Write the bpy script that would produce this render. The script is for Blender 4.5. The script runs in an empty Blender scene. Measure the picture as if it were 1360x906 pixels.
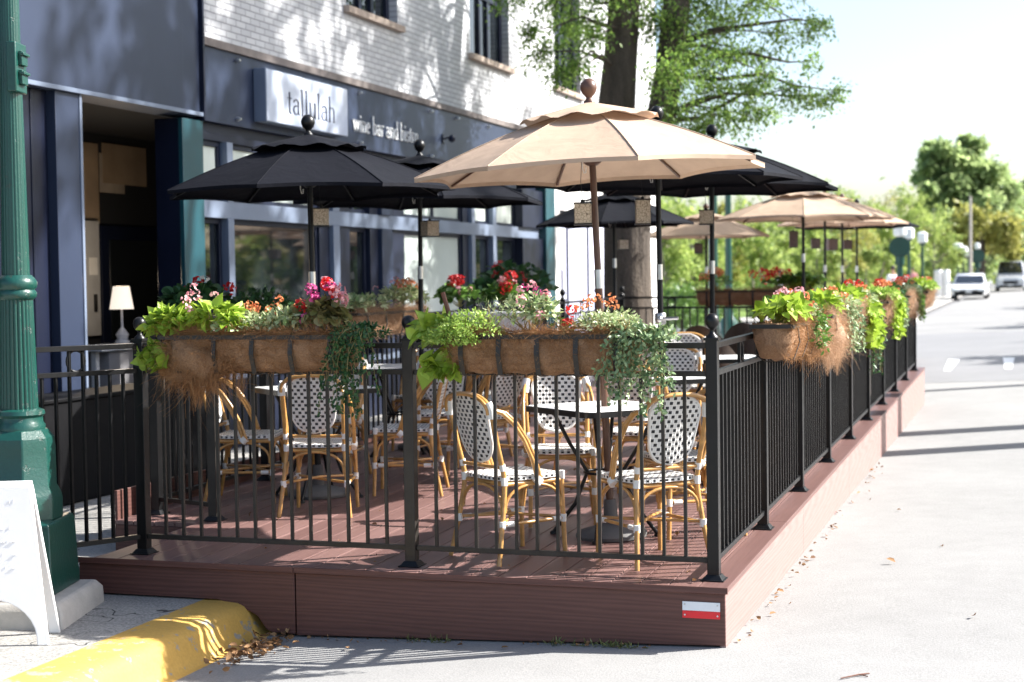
import bpy, math, random, zlib
import numpy as np
from mathutils import Vector, Matrix, Quaternion
PI = math.pi
R = np.random.default_rng(7)
random.seed(7)
scene = bpy.context.scene
COL = scene.collection

# ------------------------------------------------------------------ mesh builder
class MB:
    def __init__(s):
        s.v = []; s.f = []; s.m = []; s.uv = []          # uv: per-face list of uv tuples (or None)
    def add(s, verts, faces, mi=0, uvs=None):
        n = len(s.v)
        s.v.extend([tuple(map(float, v)) for v in verts])
        for i, f in enumerate(faces):
            s.f.append([n + k for k in f]); s.m.append(mi)
            s.uv.append(uvs[i] if uvs else None)
        return s
    def box(s, x0, y0, z0, x1, y1, z1, mi=0):
        v = [(x0,y0,z0),(x1,y0,z0),(x1,y1,z0),(x0,y1,z0),(x0,y0,z1),(x1,y0,z1),(x1,y1,z1),(x0,y1,z1)]
        return s.add(v, [(0,3,2,1),(4,5,6,7),(0,1,5,4),(1,2,6,5),(2,3,7,6),(3,0,4,7)], mi)
    def cbox(s, c, size, rz=0, mi=0, sh=None):
        c = np.array(c, float); hx, hy, hz = [a/2 for a in size]
        ca, sa = math.cos(rz), math.sin(rz); v = []
        for dz in (-hz, hz):
            for dx, dy in ((-hx,-hy),(hx,-hy),(hx,hy),(-hx,hy)):
                v.append((c[0]+dx*ca-dy*sa, c[1]+dx*sa+dy*ca, c[2]+dz))
        return s.add(v, [(0,3,2,1),(4,5,6,7),(0,1,5,4),(1,2,6,5),(2,3,7,6),(3,0,4,7)], mi)
    def bar(s, a, b, w, h, mi=0):
        """straight bar of rectangular section from a to b: w sideways, h upwards"""
        a = Vector(a); b = Vector(b); d = (b-a).normalized()
        up = Vector((0,0,1))
        if abs(d.z) > .95: up = Vector((0,1,0))
        sx = d.cross(up).normalized(); uz = sx.cross(d).normalized()
        v = []
        for p in (a, b):
            for i, j in ((-1,-1),(1,-1),(1,1),(-1,1)):
                v.append(p + sx*(i*w/2) + uz*(j*h/2))
        return s.add(v, [(0,1,2,3),(7,6,5,4),(0,4,5,1),(1,5,6,2),(2,6,7,3),(3,7,4,0)], mi)
    def tube(s, path, r, seg=8, closed=False, mi=0, caps=True):
        P = [Vector(p) for p in path]; n = len(P)
        rr = r if hasattr(r, '__len__') else [r]*n
        T = []
        for i in range(n):
            if closed: t = P[(i+1) % n]-P[i-1]
            else: t = P[min(i+1,n-1)]-P[max(i-1,0)]
            T.append(t.normalized() if t.length > 1e-9 else Vector((0,0,1)))
        up = Vector((0,0,1)) if abs(T[0].z) < .9 else Vector((1,0,0))
        N = (up - T[0]*up.dot(T[0])).normalized()
        verts = []
        for i in range(n):
            if i:
                q = T[i-1].rotation_difference(T[i]); N = q @ N
                N = (N - T[i]*N.dot(T[i])).normalized()
            B = T[i].cross(N)
            for k in range(seg):
                a = 2*PI*k/seg
                verts.append(P[i] + (N*math.cos(a)+B*math.sin(a))*rr[i])
        faces = []
        for i in range(n if closed else n-1):
            j = (i+1) % n
            for k in range(seg):
                k2 = (k+1) % seg
                faces.append((i*seg+k, i*seg+k2, j*seg+k2, j*seg+k))
        if caps and not closed:
            faces.append(tuple(range(seg))[::-1]); faces.append(tuple((n-1)*seg+k for k in range(seg)))
        return s.add(verts, faces, mi)
    def lathe(s, prof, c=(0,0,0), seg=20, mi=0, flute=None, rot=0):
        """prof: (r, z) rows, bottom to top"""
        verts = []
        for r, z in prof:
            for k in range(seg):
                a = 2*PI*k/seg + rot
                q = r*(flute(k, z) if flute else 1)
                verts.append((c[0]+q*math.cos(a), c[1]+q*math.sin(a), c[2]+z))
        faces = []
        for i in range(len(prof)-1):
            for k in range(seg):
                k2 = (k+1) % seg
                faces.append((i*seg+k, i*seg+k2, (i+1)*seg+k2, (i+1)*seg+k))
        faces.append(tuple(range(seg))[::-1]); n = len(prof)-1
        faces.append(tuple(n*seg+k for k in range(seg)))
        return s.add(verts, faces, mi)
    def ball(s, c, r, seg=14, rings=8, mi=0, sz=1):
        prof = [(max(1e-4, r*math.sin(PI*i/rings)), -r*sz*math.cos(PI*i/rings)) for i in range(rings+1)]
        return s.lathe(prof, c, seg, mi)
    def prism(s, poly, axis, a, b, mi=0):
        """2D polygon extruded along axis ('x','y','z') from a to b; poly in the two other axes in order"""
        def P(u, v, t): return {'x': (t,u,v), 'y': (u,t,v), 'z': (u,v,t)}[axis]
        n = len(poly)
        v = [P(u,w,a) for u,w in poly] + [P(u,w,b) for u,w in poly]
        f = [tuple(range(n)), tuple(range(n,2*n))[::-1]] + [(i,n+i,n+(i+1)%n,(i+1)%n) for i in range(n)]
        return s.add(v, f, mi)
    def build(s, name, mats, parent=None, smooth=35, bevel=0, local=False):
        me = bpy.data.meshes.new(name)
        off = Vector((0,0,0))
        if parent is not None and not local:
            q = parent
            while q is not None: off += Vector(q.location); q = q.parent
        V = [(x-off.x, y-off.y, z-off.z) for x,y,z in s.v] if off.length > 0 else s.v
        me.from_pydata(V, [], s.f)
        if not isinstance(mats, (list, tuple)): mats = [mats]
        for m in mats: me.materials.append(m)
        if len(mats) > 1: me.polygons.foreach_set('material_index', s.m)
        if any(u for u in s.uv):
            L = me.uv_layers.new(name='UVMap'); k = 0
            for f, u in zip(s.f, s.uv):
                for i in range(len(f)):
                    L.data[k].uv = u[i] if u else (0,0); k += 1
        fix = len(s.f) < 60000
        if fix:
            import bmesh
            bm = bmesh.new(); bm.from_mesh(me)
            bmesh.ops.recalc_face_normals(bm, faces=bm.faces); bm.to_mesh(me); bm.free()
        if smooth:
            me.polygons.foreach_set('use_smooth', [True]*len(me.polygons))
            me.set_sharp_from_angle(angle=math.radians(smooth))
        o = bpy.data.objects.new(name, me); COL.objects.link(o)
        if parent is not None: o.parent = parent
        if bevel:
            b = o.modifiers.new('edge', 'BEVEL'); b.width = bevel; b.segments = 2; b.limit_method = 'ANGLE'
            b.angle_limit = math.radians(40)
        return o

def np_mesh(name, V, F, mat, parent=None, rnd=None, smooth=False):
    """V (n,3), F (m,k) numpy; rnd: per-face random attribute"""
    off = Vector((0,0,0)); q = parent
    while q is not None: off += Vector(q.location); q = q.parent
    V = np.asarray(V, np.float32) - np.array(off, np.float32)
    F = np.asarray(F, np.int32); k = F.shape[1]
    me = bpy.data.meshes.new(name)
    me.vertices.add(len(V)); me.vertices.foreach_set('co', V.ravel())
    me.loops.add(F.size); me.loops.foreach_set('vertex_index', F.ravel())
    me.polygons.add(len(F)); me.polygons.foreach_set('loop_start', np.arange(0, F.size, k, dtype=np.int32))
    me.update(calc_edges=True); me.validate()
    for m in (mat if isinstance(mat, (list,tuple)) else [mat]): me.materials.append(m)
    if rnd is not None:
        a = me.attributes.new('rnd', 'FLOAT', 'FACE'); a.data.foreach_set('value', np.asarray(rnd, np.float32))
    if smooth: me.polygons.foreach_set('use_smooth', [True]*len(me.polygons))
    o = bpy.data.objects.new(name, me); COL.objects.link(o)
    if parent is not None: o.parent = parent
    return o

# ------------------------------------------------------------------ things
def tag(o, label=None, cat=None, group=None, kind=None):
    if label: o['label'] = label
    if cat: o['category'] = cat
    if group: o['group'] = group
    if kind: o['kind'] = kind
    return o
def thing(name, label, cat, loc=(0,0,0), rz=0, group=None):
    o = bpy.data.objects.new(name, None); COL.objects.link(o)
    o.location = loc; o.rotation_euler = (0,0,rz); o.empty_display_size = .1
    return tag(o, label, cat, group)
def dup(root, loc, rz=0, label=None, group=None, scale=None):
    r = root.copy(); COL.objects.link(r); r.location = loc; r.rotation_euler = (0,0,rz)
    if label: r['label'] = label
    if group: r['group'] = group
    if scale: r.scale = scale
    def rec(src, dst):
        for ch in list(src.children):
            if ch in made: continue
            c = ch.copy(); COL.objects.link(c); c.parent = dst; made.add(c)
            c.matrix_parent_inverse = ch.matrix_parent_inverse.copy(); rec(ch, c)
    made = set(); rec(root, r)
    return r

# ------------------------------------------------------------------ materials
def new_mat(name):
    m = bpy.data.materials.new(name); m.use_nodes = True
    nt = m.node_tree; nt.nodes.clear()
    out = nt.nodes.new('ShaderNodeOutputMaterial'); b = nt.nodes.new('ShaderNodeBsdfPrincipled')
    nt.links.new(b.outputs[0], out.inputs[0])
    return m, nt, b, out
def N(nt, t, **kw):
    n = nt.nodes.new('ShaderNode'+t)
    for k, v in kw.items():
        if k.startswith('i_'):
            key = k[2:]
            n.inputs[int(key) if key.isdigit() else key.replace('_',' ')].default_value = v
        else: setattr(n, k, v)
    return n
def math_n(nt, op, a, b=None, c=None):
    n = nt.nodes.new('ShaderNodeMath'); n.operation = op
    for i, x in enumerate((a,b,c)):
        if x is None: continue
        if isinstance(x, (int,float)): n.inputs[i].default_value = x
        else: nt.links.new(x, n.inputs[i])
    return n.outputs[0]
def ramp(nt, fac, stops):
    n = nt.nodes.new('ShaderNodeValToRGB'); e = n.color_ramp.elements
    while len(e) < len(stops): e.new(.5)
    for el, (p, c) in zip(e, stops): el.position = p; el.color = (*c, 1) if len(c) == 3 else c
    nt.links.new(fac, n.inputs[0]); return n.outputs[0]
def coords(nt, world=False, scale=(1,1,1)):
    if world: o = N(nt, 'NewGeometry').outputs['Position']
    else: o = N(nt, 'TexCoord').outputs['Object']
    mp = N(nt, 'Mapping'); mp.inputs['Scale'].default_value = scale
    nt.links.new(o, mp.inputs[0]); return mp.outputs[0]
def bump(nt, b, h, strength=.3, dist=.01):
    n = N(nt, 'Bump'); n.inputs['Strength'].default_value = strength; n.inputs['Distance'].default_value = dist
    nt.links.new(h, n.inputs['Height']); nt.links.new(n.outputs[0], b.inputs['Normal']); return n
def noise(nt, vec, scale, detail=4, rough=.55):
    n = N(nt, 'TexNoise'); n.inputs['Scale'].default_value = scale; n.inputs['Detail'].default_value = detail
    n.inputs['Roughness'].default_value = rough
    nt.links.new(vec, n.inputs['Vector']); return n.outputs['Fac']
def mul(c, k): return tuple(min(1, x*k) for x in c)
def M(name, col, rough=.5, metal=0, var=.12, vs=6, bmp=0, bs=60, coat=0, stretch=(1,1,1), world=False, spec=.5, rvar=0):
    m, nt, b, out = new_mat(name)
    v = coords(nt, world, stretch)
    f = noise(nt, v, vs)
    c = ramp(nt, f, [(.25, mul(col, 1-var)), (.75, mul(col, 1+var))])
    nt.links.new(c, b.inputs['Base Color'])
    b.inputs['Roughness'].default_value = rough; b.inputs['Metallic'].default_value = metal
    b.inputs['Specular IOR Level'].default_value = spec
    if coat: b.inputs['Coat Weight'].default_value = coat; b.inputs['Coat Roughness'].default_value = .1
    if rvar:
        f3 = noise(nt, v, vs*1.7, 3)
        nt.links.new(math_n(nt, 'MULTIPLY_ADD', f3, rvar*2, rough-rvar), b.inputs['Roughness'])
    if bmp:
        f2 = noise(nt, v, bs, 3); bump(nt, b, f2, bmp, .004)
    return m
def leaf_mat(name, dark, light, trans=.35, ns=3.0, rough=.45):
    m, nt, b, out = new_mat(name)
    at = N(nt, 'Attribute', attribute_name='rnd')
    f = noise(nt, coords(nt, True), ns, 2)
    k = math_n(nt, 'MULTIPLY_ADD', at.outputs['Fac'], .7, math_n(nt, 'MULTIPLY', f, .35))
    c = ramp(nt, k, [(.12, dark), (.9, light)])
    nt.links.new(c, b.inputs['Base Color']); b.inputs['Roughness'].default_value = rough
    b.inputs['Specular IOR Level'].default_value = .4
    t = N(nt, 'BsdfTranslucent'); nt.links.new(c, t.inputs[0])
    mx = N(nt, 'MixShader'); mx.inputs[0].default_value = trans
    nt.links.new(b.outputs[0], mx.inputs[1]); nt.links.new(t.outputs[0], mx.inputs[2])
    nt.links.new(mx.outputs[0], out.inputs[0]); return m
def cloth_mat(name, col, trans=.2, rough=.85, spec=.2):
    m, nt, b, out = new_mat(name)
    v = coords(nt); f = noise(nt, v, 9, 3)
    c = ramp(nt, f, [(.3, mul(col,.93)), (.7, mul(col,1.06))])
    nt.links.new(c, b.inputs['Base Color']); b.inputs['Roughness'].default_value = rough
    b.inputs['Specular IOR Level'].default_value = spec
    wr = N(nt, 'TexNoise'); wr.inputs['Scale'].default_value = 5; wr.inputs['Detail'].default_value = 4; wr.inputs['Distortion'].default_value = 1.2; nt.links.new(v, wr.inputs['Vector'])
    hh = math_n(nt, 'ADD', math_n(nt, 'MULTIPLY', noise(nt, v, 420, 2), .05), wr.outputs['Fac'])
    bump(nt, b, hh, .35, .02)
    t = N(nt, 'BsdfTranslucent'); nt.links.new(c, t.inputs[0])
    mx = N(nt, 'MixShader'); mx.inputs[0].default_value = trans
    nt.links.new(b.outputs[0], mx.inputs[1]); nt.links.new(t.outputs[0], mx.inputs[2])
    nt.links.new(mx.outputs[0], out.inputs[0]); return m

IRON = M('black_iron', (.006,.006,.0065), .36, var=.3, vs=14, rvar=.08, spec=.32)
IRON_DUSTY = M('dusty_black_iron', (.024,.021,.018), .42, var=.4, vs=11, rvar=.1, spec=.35)
DARKMETAL = M('dark_metal', (.006,.0065,.008), .4, spec=.3)
STEEL = M('brushed_steel', (.6,.6,.6), .35, 1)
BAMBOO = M('bamboo_cane', (.50,.265,.080), .3, var=.3, vs=22, coat=.3, bmp=.1, bs=80)
WRAP = M('white_binding', (.78,.77,.74), .6, bmp=.2, bs=200)
TABLETOP = M('white_tabletop', (.74,.74,.73), .3, var=.08, vs=30)
POLE_BROWN = M('brown_pole', (.10,.048,.03), .4, var=.2)
TEAKROD = M('weathered_brown_wood', (.12,.045,.025), .6, var=.3, stretch=(20,20,2))
CONC = M('cast_concrete', (.42,.40,.37), .9, var=.18, vs=8, bmp=.5, bs=90)
GREEN = M('green_enamel', (.011,.085,.060), .28, var=.2, vs=5, coat=.3, rvar=.08)
PLASTIC_W = M('white_plastic', (.82,.81,.80), .45, var=.02)
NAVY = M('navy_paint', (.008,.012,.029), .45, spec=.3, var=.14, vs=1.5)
NAVY_D = M('dark_navy_paint', (.006,.009,.024), .4, spec=.3, var=.2, vs=2)
BLUE = M('slate_blue_paint', (.024,.034,.064), .42, spec=.3, var=.12, vs=1.3)
GREYBLUE = M('pale_blue_trim', (.15,.185,.255), .45, var=.1, vs=2)
TEAL = M('teal_paint', (.006,.055,.072), .4, var=.12, vs=2)
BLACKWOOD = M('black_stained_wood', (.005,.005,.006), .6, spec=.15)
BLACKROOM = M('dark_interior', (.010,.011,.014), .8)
WHITEWALL = M('white_painted_stucco', (.78,.77,.75), .7, var=.04, bmp=.15)
LEDGE = M('weathered_metal_ledge', (.17,.145,.135), .7, var=.25)
TANTRIM = M('sandstone_ledge', (.36,.29,.24), .8, var=.2, bmp=.3)
CURTAIN = M('pale_blind', (.56,.62,.58), .7, var=.12, vs=1.2, coat=.6)
LILAC = M('lilac_blind', (.55,.57,.74), .6, var=.1, vs=1.2, coat=.5)
BEIGE = M('tan_reflection_pane', (.30,.22,.15), .7, var=.3, vs=2)  # stands for brown reflections in the entrance glass, painted in
RED = M('red_reflector', (.72,.015,.025), .3)
REFWHITE = M('white_reflector', (.78,.80,.83), .3)
SHADE_W = M('lampshade_linen', (.8,.72,.62), .8)
LANTERN = None
def pane_mat():
    m, nt, b, out = new_mat('dark_window_glass')
    b.inputs['Base Color'].default_value = (.010,.013,.016,1); b.inputs['Roughness'].default_value = .03
    b.inputs['IOR'].default_value = 1.75; b.inputs['Specular IOR Level'].default_value = .7
    bump(nt, b, noise(nt, coords(nt, True), .8, 2), .03, .05)
    return m
PANE = pane_mat()
def weave_mat(name, cu, cv, flip=False):
    """white woven plastic with small black squares in staggered rows; UV in metres"""
    m, nt, b, out = new_mat(name)
    uv = N(nt, 'UVMap').outputs[0]; sp = N(nt, 'SeparateXYZ'); nt.links.new(uv, sp.inputs[0])
    v = math_n(nt, 'DIVIDE', sp.outputs[1], cv); row = math_n(nt, 'FLOOR', v)
    odd = math_n(nt, 'MODULO', row, 2.0)
    u = math_n(nt, 'ADD', math_n(nt, 'DIVIDE', sp.outputs[0], cu), math_n(nt, 'MULTIPLY', odd, .5))
    fu = math_n(nt, 'FRACT', math_n(nt, 'ADD', u, 40)); fv = math_n(nt, 'FRACT', math_n(nt, 'ADD', v, 40))
    du = math_n(nt, 'ABSOLUTE', math_n(nt, 'SUBTRACT', fu, .5)); dv = math_n(nt, 'ABSOLUTE', math_n(nt, 'SUBTRACT', fv, .5))
    blk = math_n(nt, 'MULTIPLY', math_n(nt, 'LESS_THAN', du, .235), math_n(nt, 'LESS_THAN', dv, .33))
    mx = N(nt, 'Mix', data_type='RGBA'); nt.links.new(blk, mx.inputs[0])
    mx.inputs[6].default_value = (.74,.73,.70,1); mx.inputs[7].default_value = (.010,.011,.014,1)
    nt.links.new(mx.outputs[2], b.inputs['Base Color']); b.inputs['Roughness'].default_value = .42
    h = math_n(nt, 'ADD', math_n(nt, 'SINE', math_n(nt, 'MULTIPLY', u, 4*PI)), math_n(nt, 'SINE', math_n(nt, 'MULTIPLY', v, 2*PI)))
    bump(nt, b, h, .5, .0015)
    return m
WEAVE = weave_mat('woven_black_and_white', .040, .0235)
WEAVE_S = weave_mat('woven_seat', .036, .024)
def deck_mat():
    m, nt, b, out = new_mat('mahogany_deck_boards')
    pos = N(nt, 'NewGeometry').outputs['Position']; sp = N(nt, 'SeparateXYZ'); nt.links.new(pos, sp.inputs[0])
    bi = math_n(nt, 'FLOOR', math_n(nt, 'DIVIDE', math_n(nt, 'ADD', sp.outputs[0], 10), .1446))
    wn = N(nt, 'TexWhiteNoise', noise_dimensions='1D'); nt.links.new(bi, wn.inputs['W'])
    g = noise(nt, coords(nt, True, (60,2.2,20)), 1, 5)
    k = math_n(nt, 'MULTIPLY_ADD', wn.outputs['Value'], .55, math_n(nt, 'MULTIPLY', g, .5))
    c = ramp(nt, k, [(.1, (.10,.050,.044)), (.9, (.225,.130,.116))])
    nt.links.new(c, b.inputs['Base Color']); b.inputs['Roughness'].default_value = .45
    bump(nt, b, g, .3, .004); return m
DECK = deck_mat()
def fascia_mat(name='mahogany_fascia_board', c0=(.068,.025,.019), c1=(.138,.056,.044)):
    m, nt, b, out = new_mat(name)
    g = noise(nt, coords(nt, True, (3.1,3.1,46)), 1.5, 8, .7)
    w = N(nt, 'TexWave', wave_type='RINGS'); w.inputs['Scale'].default_value = .9; w.inputs['Distortion'].default_value = 9
    w.inputs['Detail'].default_value = 3
    nt.links.new(coords(nt, True, (.9,.9,16)), w.inputs['Vector'])
    k = math_n(nt, 'MULTIPLY_ADD', g, .65, math_n(nt, 'MULTIPLY', w.outputs['Fac'], .3))
    c = ramp(nt, k, [(.15, c0), (.85, c1)])
    nt.links.new(c, b.inputs['Base Color']); b.inputs['Roughness'].default_value = .6
    bump(nt, b, k, .25, .003); return m
FASCIA = fascia_mat(); FASCIA_LIT = fascia_mat('sunlit_tone_fascia_board', (.215,.13,.118), (.305,.197,.181))  # street-side copy, lightened so the sunlight sits in the colour
def ground_mat(name, c0, c1, spk=.35, ss=260, crack=0, lo=.3, hi=.75):
    m, nt, b, out = new_mat(name)
    v = coords(nt, True)
    big = noise(nt, v, .45, 5, .6); med = noise(nt, v, 5, 4)
    fine = noise(nt, v, ss, 2, .7)
    k = math_n(nt, 'ADD', math_n(nt, 'MULTIPLY', big, .45), math_n(nt, 'MULTIPLY', med, .2))
    k = math_n(nt, 'MULTIPLY_ADD', fine, spk, k)
    c = ramp(nt, k, [(lo, c0), (hi, c1)])
    if crack:
        vo = N(nt, 'TexVoronoi', feature='DISTANCE_TO_EDGE'); vo.inputs['Scale'].default_value = crack
        wv = N(nt, 'VectorMath', operation='ADD'); nt.links.new(v, wv.inputs[0])
        nz = N(nt, 'TexNoise'); nz.inputs['Scale'].default_value = 3; nt.links.new(v, nz.inputs['Vector'])
        nt.links.new(nz.outputs['Color'], wv.inputs[1]); nt.links.new(wv.outputs[0], vo.inputs['Vector'])
        lt = math_n(nt, 'LESS_THAN', vo.outputs['Distance'], .0022)
        mx = N(nt, 'Mix', data_type='RGBA'); nt.links.new(lt, mx.inputs[0]); nt.links.new(c, mx.inputs[6])
        mx.inputs[7].default_value = (*mul(c0,.75),1); c = mx.outputs[2]
    nt.links.new(c, b.inputs['Base Color']); b.inputs['Roughness'].default_value = .92
    b.inputs['Specular IOR Level'].default_value = .25
    bump(nt, b, fine, .5, .004); return m
ROAD = ground_mat('worn_pale_asphalt', (.165,.163,.160), (.285,.281,.274), .7, 95, 0, .36, .78)
ASPH = ground_mat('dark_asphalt', (.17,.17,.175), (.245,.245,.25), .4, 120)
WALK = ground_mat('exposed_aggregate_sidewalk', (.09,.087,.083), (.37,.355,.33), .9, 75, .32, .42, .86)
def worn_paint(name, base, paint, scale=9, amount=.52, rough=.6):
    """paint chipped away to what lies beneath, with dirt in patches"""
    m, nt, b, out = new_mat(name); v = coords(nt, True)
    f1 = noise(nt, v, scale, 8, .72); f2 = noise(nt, v, 2.2, 4); f3 = noise(nt, v, 60, 3)
    chip = ramp(nt, math_n(nt, 'MULTIPLY_ADD', f2, .35, f1), [(amount, (0,0,0)), (amount+.03, (1,1,1))])
    pc = ramp(nt, math_n(nt, 'MULTIPLY_ADD', f3, .4, math_n(nt, 'MULTIPLY', f2, .6)), [(.3, mul(paint,.68)), (.7, paint)])
    mx = N(nt, 'Mix', data_type='RGBA'); nt.links.new(chip, mx.inputs[0]); nt.links.new(pc, mx.inputs[6]); mx.inputs[7].default_value = (*base,1)
    nt.links.new(mx.outputs[2], b.inputs['Base Color']); b.inputs['Roughness'].default_value = rough
    bump(nt, b, math_n(nt, 'SUBTRACT', f3, chip), .4, .003); return m
YELLOW = worn_paint('worn_yellow_curb_paint', (.30,.27,.22), (.63,.38,.085), 11, .745, .75)
GREEN = worn_paint('weathered_green_enamel', (.020,.045,.035), (.008,.062,.049), 14, .80, .30)
def brick_mat():
    m, nt, b, out = new_mat('white_painted_brick')
    pos = N(nt, 'NewGeometry').outputs['Position']; sp = N(nt, 'SeparateXYZ'); nt.links.new(pos, sp.inputs[0])
    cb = N(nt, 'CombineXYZ'); nt.links.new(sp.outputs[1], cb.inputs[0]); nt.links.new(sp.outputs[2], cb.inputs[1])
    br = N(nt, 'TexBrick'); nt.links.new(cb.outputs[0], br.inputs['Vector'])
    br.inputs['Scale'].default_value = 1; br.inputs['Brick Width'].default_value = .205; br.inputs['Row Height'].default_value = .067
    br.inputs['Mortar Size'].default_value = .007; br.inputs['Mortar Smooth'].default_value = .2
    br.inputs['Color1'].default_value = (.56,.57,.585,1); br.inputs['Color2'].default_value = (.47,.48,.50,1)
    br.inputs['Mortar'].default_value = (.27,.27,.29,1)
    nt.links.new(br.outputs['Color'], b.inputs['Base Color']); b.inputs['Roughness'].default_value = .75
    bump(nt, b, math_n(nt, 'SUBTRACT', 1.0, br.outputs['Fac']), .6, .012); return m
BRICK = brick_mat()
def bark_mat(name, d, l, sc=7):
    m, nt, b, out = new_mat(name)
    g = noise(nt, coords(nt, True, (sc,sc,sc*.18)), 1, 6, .65); g2 = noise(nt, coords(nt, True), 30, 3)
    k = math_n(nt, 'MULTIPLY_ADD', g2, .25, math_n(nt, 'MULTIPLY', g, .8))
    nt.links.new(ramp(nt, k, [(.3, d), (.75, l)]), b.inputs['Base Color']); b.inputs['Roughness'].default_value = .95
    bump(nt, b, k, 1, .06); return m
BARK = bark_mat('grey_brown_bark', (.032,.025,.02), (.14,.11,.085))
BARK_P = bark_mat('pale_bark', (.14,.12,.10), (.34,.30,.25), 12)
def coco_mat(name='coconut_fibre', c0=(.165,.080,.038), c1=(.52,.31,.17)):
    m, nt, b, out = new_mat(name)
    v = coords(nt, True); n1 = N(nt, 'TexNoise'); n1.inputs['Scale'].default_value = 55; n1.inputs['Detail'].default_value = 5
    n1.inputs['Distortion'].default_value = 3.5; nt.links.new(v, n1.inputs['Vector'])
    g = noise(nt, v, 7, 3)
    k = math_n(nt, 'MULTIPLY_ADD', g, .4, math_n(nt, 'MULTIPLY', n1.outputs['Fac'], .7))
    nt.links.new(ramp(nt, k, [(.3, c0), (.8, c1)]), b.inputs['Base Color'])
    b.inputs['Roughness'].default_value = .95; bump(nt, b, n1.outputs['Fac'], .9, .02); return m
COCO = coco_mat(); COCO_PALE = coco_mat('pale_coconut_fibre', (.33,.19,.11), (.64,.45,.31))  # second one is a paler straw tone of the fibre
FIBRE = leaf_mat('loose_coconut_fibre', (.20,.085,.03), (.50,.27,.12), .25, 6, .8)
FIBRE_PALE = leaf_mat('pale_loose_fibre', (.34,.19,.10), (.62,.42,.27), .25, 6, .8)
L_LIME = leaf_mat('lime_leaf', (.19,.30,.02), (.46,.62,.09), .35)
L_GREEN = leaf_mat('mid_green_leaf', (.045,.12,.02), (.16,.30,.05), .3)
L_DARK = leaf_mat('dark_green_leaf', (.012,.045,.016), (.055,.14,.04), .25)
L_VAR = leaf_mat('variegated_leaf', (.13,.24,.07), (.66,.70,.42), .3)
L_FEATH = leaf_mat('feathery_leaf', (.17,.30,.035), (.50,.64,.16), .35)
L_IVY = leaf_mat('ivy_leaf', (.04,.11,.035), (.34,.44,.22), .2)
L_BEG = leaf_mat('bronze_leaf', (.10,.08,.03), (.26,.26,.09), .2)
F_RED = leaf_mat('red_petal', (.45,.008,.012), (.80,.035,.03), .3)
F_ORANGE = leaf_mat('coral_petal', (.55,.14,.05), (.85,.36,.16), .3)
F_PINK = leaf_mat('pink_petal', (.62,.20,.24), (.85,.55,.55), .3)
F_MAG = leaf_mat('magenta_petal', (.42,.02,.16), (.75,.13,.35), .3)
F_WHITE = leaf_mat('white_petal', (.6,.6,.55), (.85,.85,.8), .3)
STEM = M('plant_stem', (.22,.19,.07), .7)
DRYLEAF = leaf_mat('dry_brown_leaf', (.10,.045,.02), (.42,.24,.11), .15, 9, .8)
L_LOCUST = leaf_mat('locust_leaf', (.06,.14,.035), (.30,.44,.09), .55, .9)
L_PARK = leaf_mat('park_tree_leaf', (.15,.24,.05), (.48,.56,.17), .5, .35)
L_PARKD = leaf_mat('large_tree_leaf', (.17,.26,.10), (.50,.60,.27), .6, .35)
L_YEL = leaf_mat('yellowing_leaf', (.18,.20,.045), (.50,.48,.13), .4, .4)
L_HEDGE = leaf_mat('hedge_leaf', (.04,.10,.025), (.18,.30,.06), .25, 1.5)
SKIN_C = M('skin', (.42,.24,.16), .6)

# ------------------------------------------------------------------ scatter of leaves
def basis(d, n):
    d = d/np.linalg.norm(d, axis=1, keepdims=True)
    x = np.cross(d, n); x /= (np.linalg.norm(x, axis=1, keepdims=True)+1e-9)
    z = np.cross(x, d); return x, d, z
LEAF = (np.array([(0,0,0),(-.24,.3,.05),(-.2,.68,.04),(0,1,-.03),(.2,.68,.04),(.24,.3,.05)]), [(0,3,2,1),(0,5,4,3)])
HEART = (np.array([(0,.06,0),(-.24,-.10,.05),(-.46,.04,.10),(-.45,.32,.10),(-.22,.72,.03),(0,1.05,-.16),(.22,.72,.03),(.45,.32,.10),(.46,.04,.10),(.24,-.10,.05)]), [(0,5,4,3,2,1),(0,9,8,7,6,5)])
ROUND = (np.array([(0,0,0),(-.32,.04,.06),(-.50,.34,.12),(-.44,.70,.10),(-.20,.94,.03),(0,1,-.02),(.20,.94,.03),(.44,.70,.10),(.50,.34,.12),(.32,.04,.06)]), [(0,5,4,3,2,1),(0,9,8,7,6,5)])
THIN = (np.array([(0,0,0),(-.07,.35,.01),(-.06,.7,.01),(0,1,0),(.06,.7,.01),(.07,.35,.01)]), [(0,3,2,1),(0,5,4,3)])
def leaves(pos, dirs, nrm, size, tpl=LEAF, rng=R):
    """returns V, F, rnd"""
    T, f = tpl; n = len(pos); k = len(T)
    x, d, z = basis(np.asarray(dirs, float), np.asarray(nrm, float))
    s = np.asarray(size)[:,None,None]
    V = pos[:,None,:] + s*(T[None,:,0:1]*x[:,None,:] + T[None,:,1:2]*d[:,None,:] + T[None,:,2:3]*z[:,None,:])
    F = np.concatenate([np.array(q)[None,:] + (np.arange(n)*k)[:,None] for q in f])
    r = rng.random(n); return V.reshape(-1,3), F, np.tile(r, len(f))
def joinm(parts):
    Vs, Fs, Rs, o = [], [], [], 0
    for V, F, r in parts:
        Vs.append(V); Fs.append(F+o); Rs.append(r); o += len(V)
    return np.concatenate(Vs), np.concatenate(Fs), np.concatenate(Rs)
def rdir(n, up=.3, rng=R):
    d = rng.normal(size=(n,3)); d[:,2] += up; return d/np.linalg.norm(d, axis=1, keepdims=True)
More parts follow.
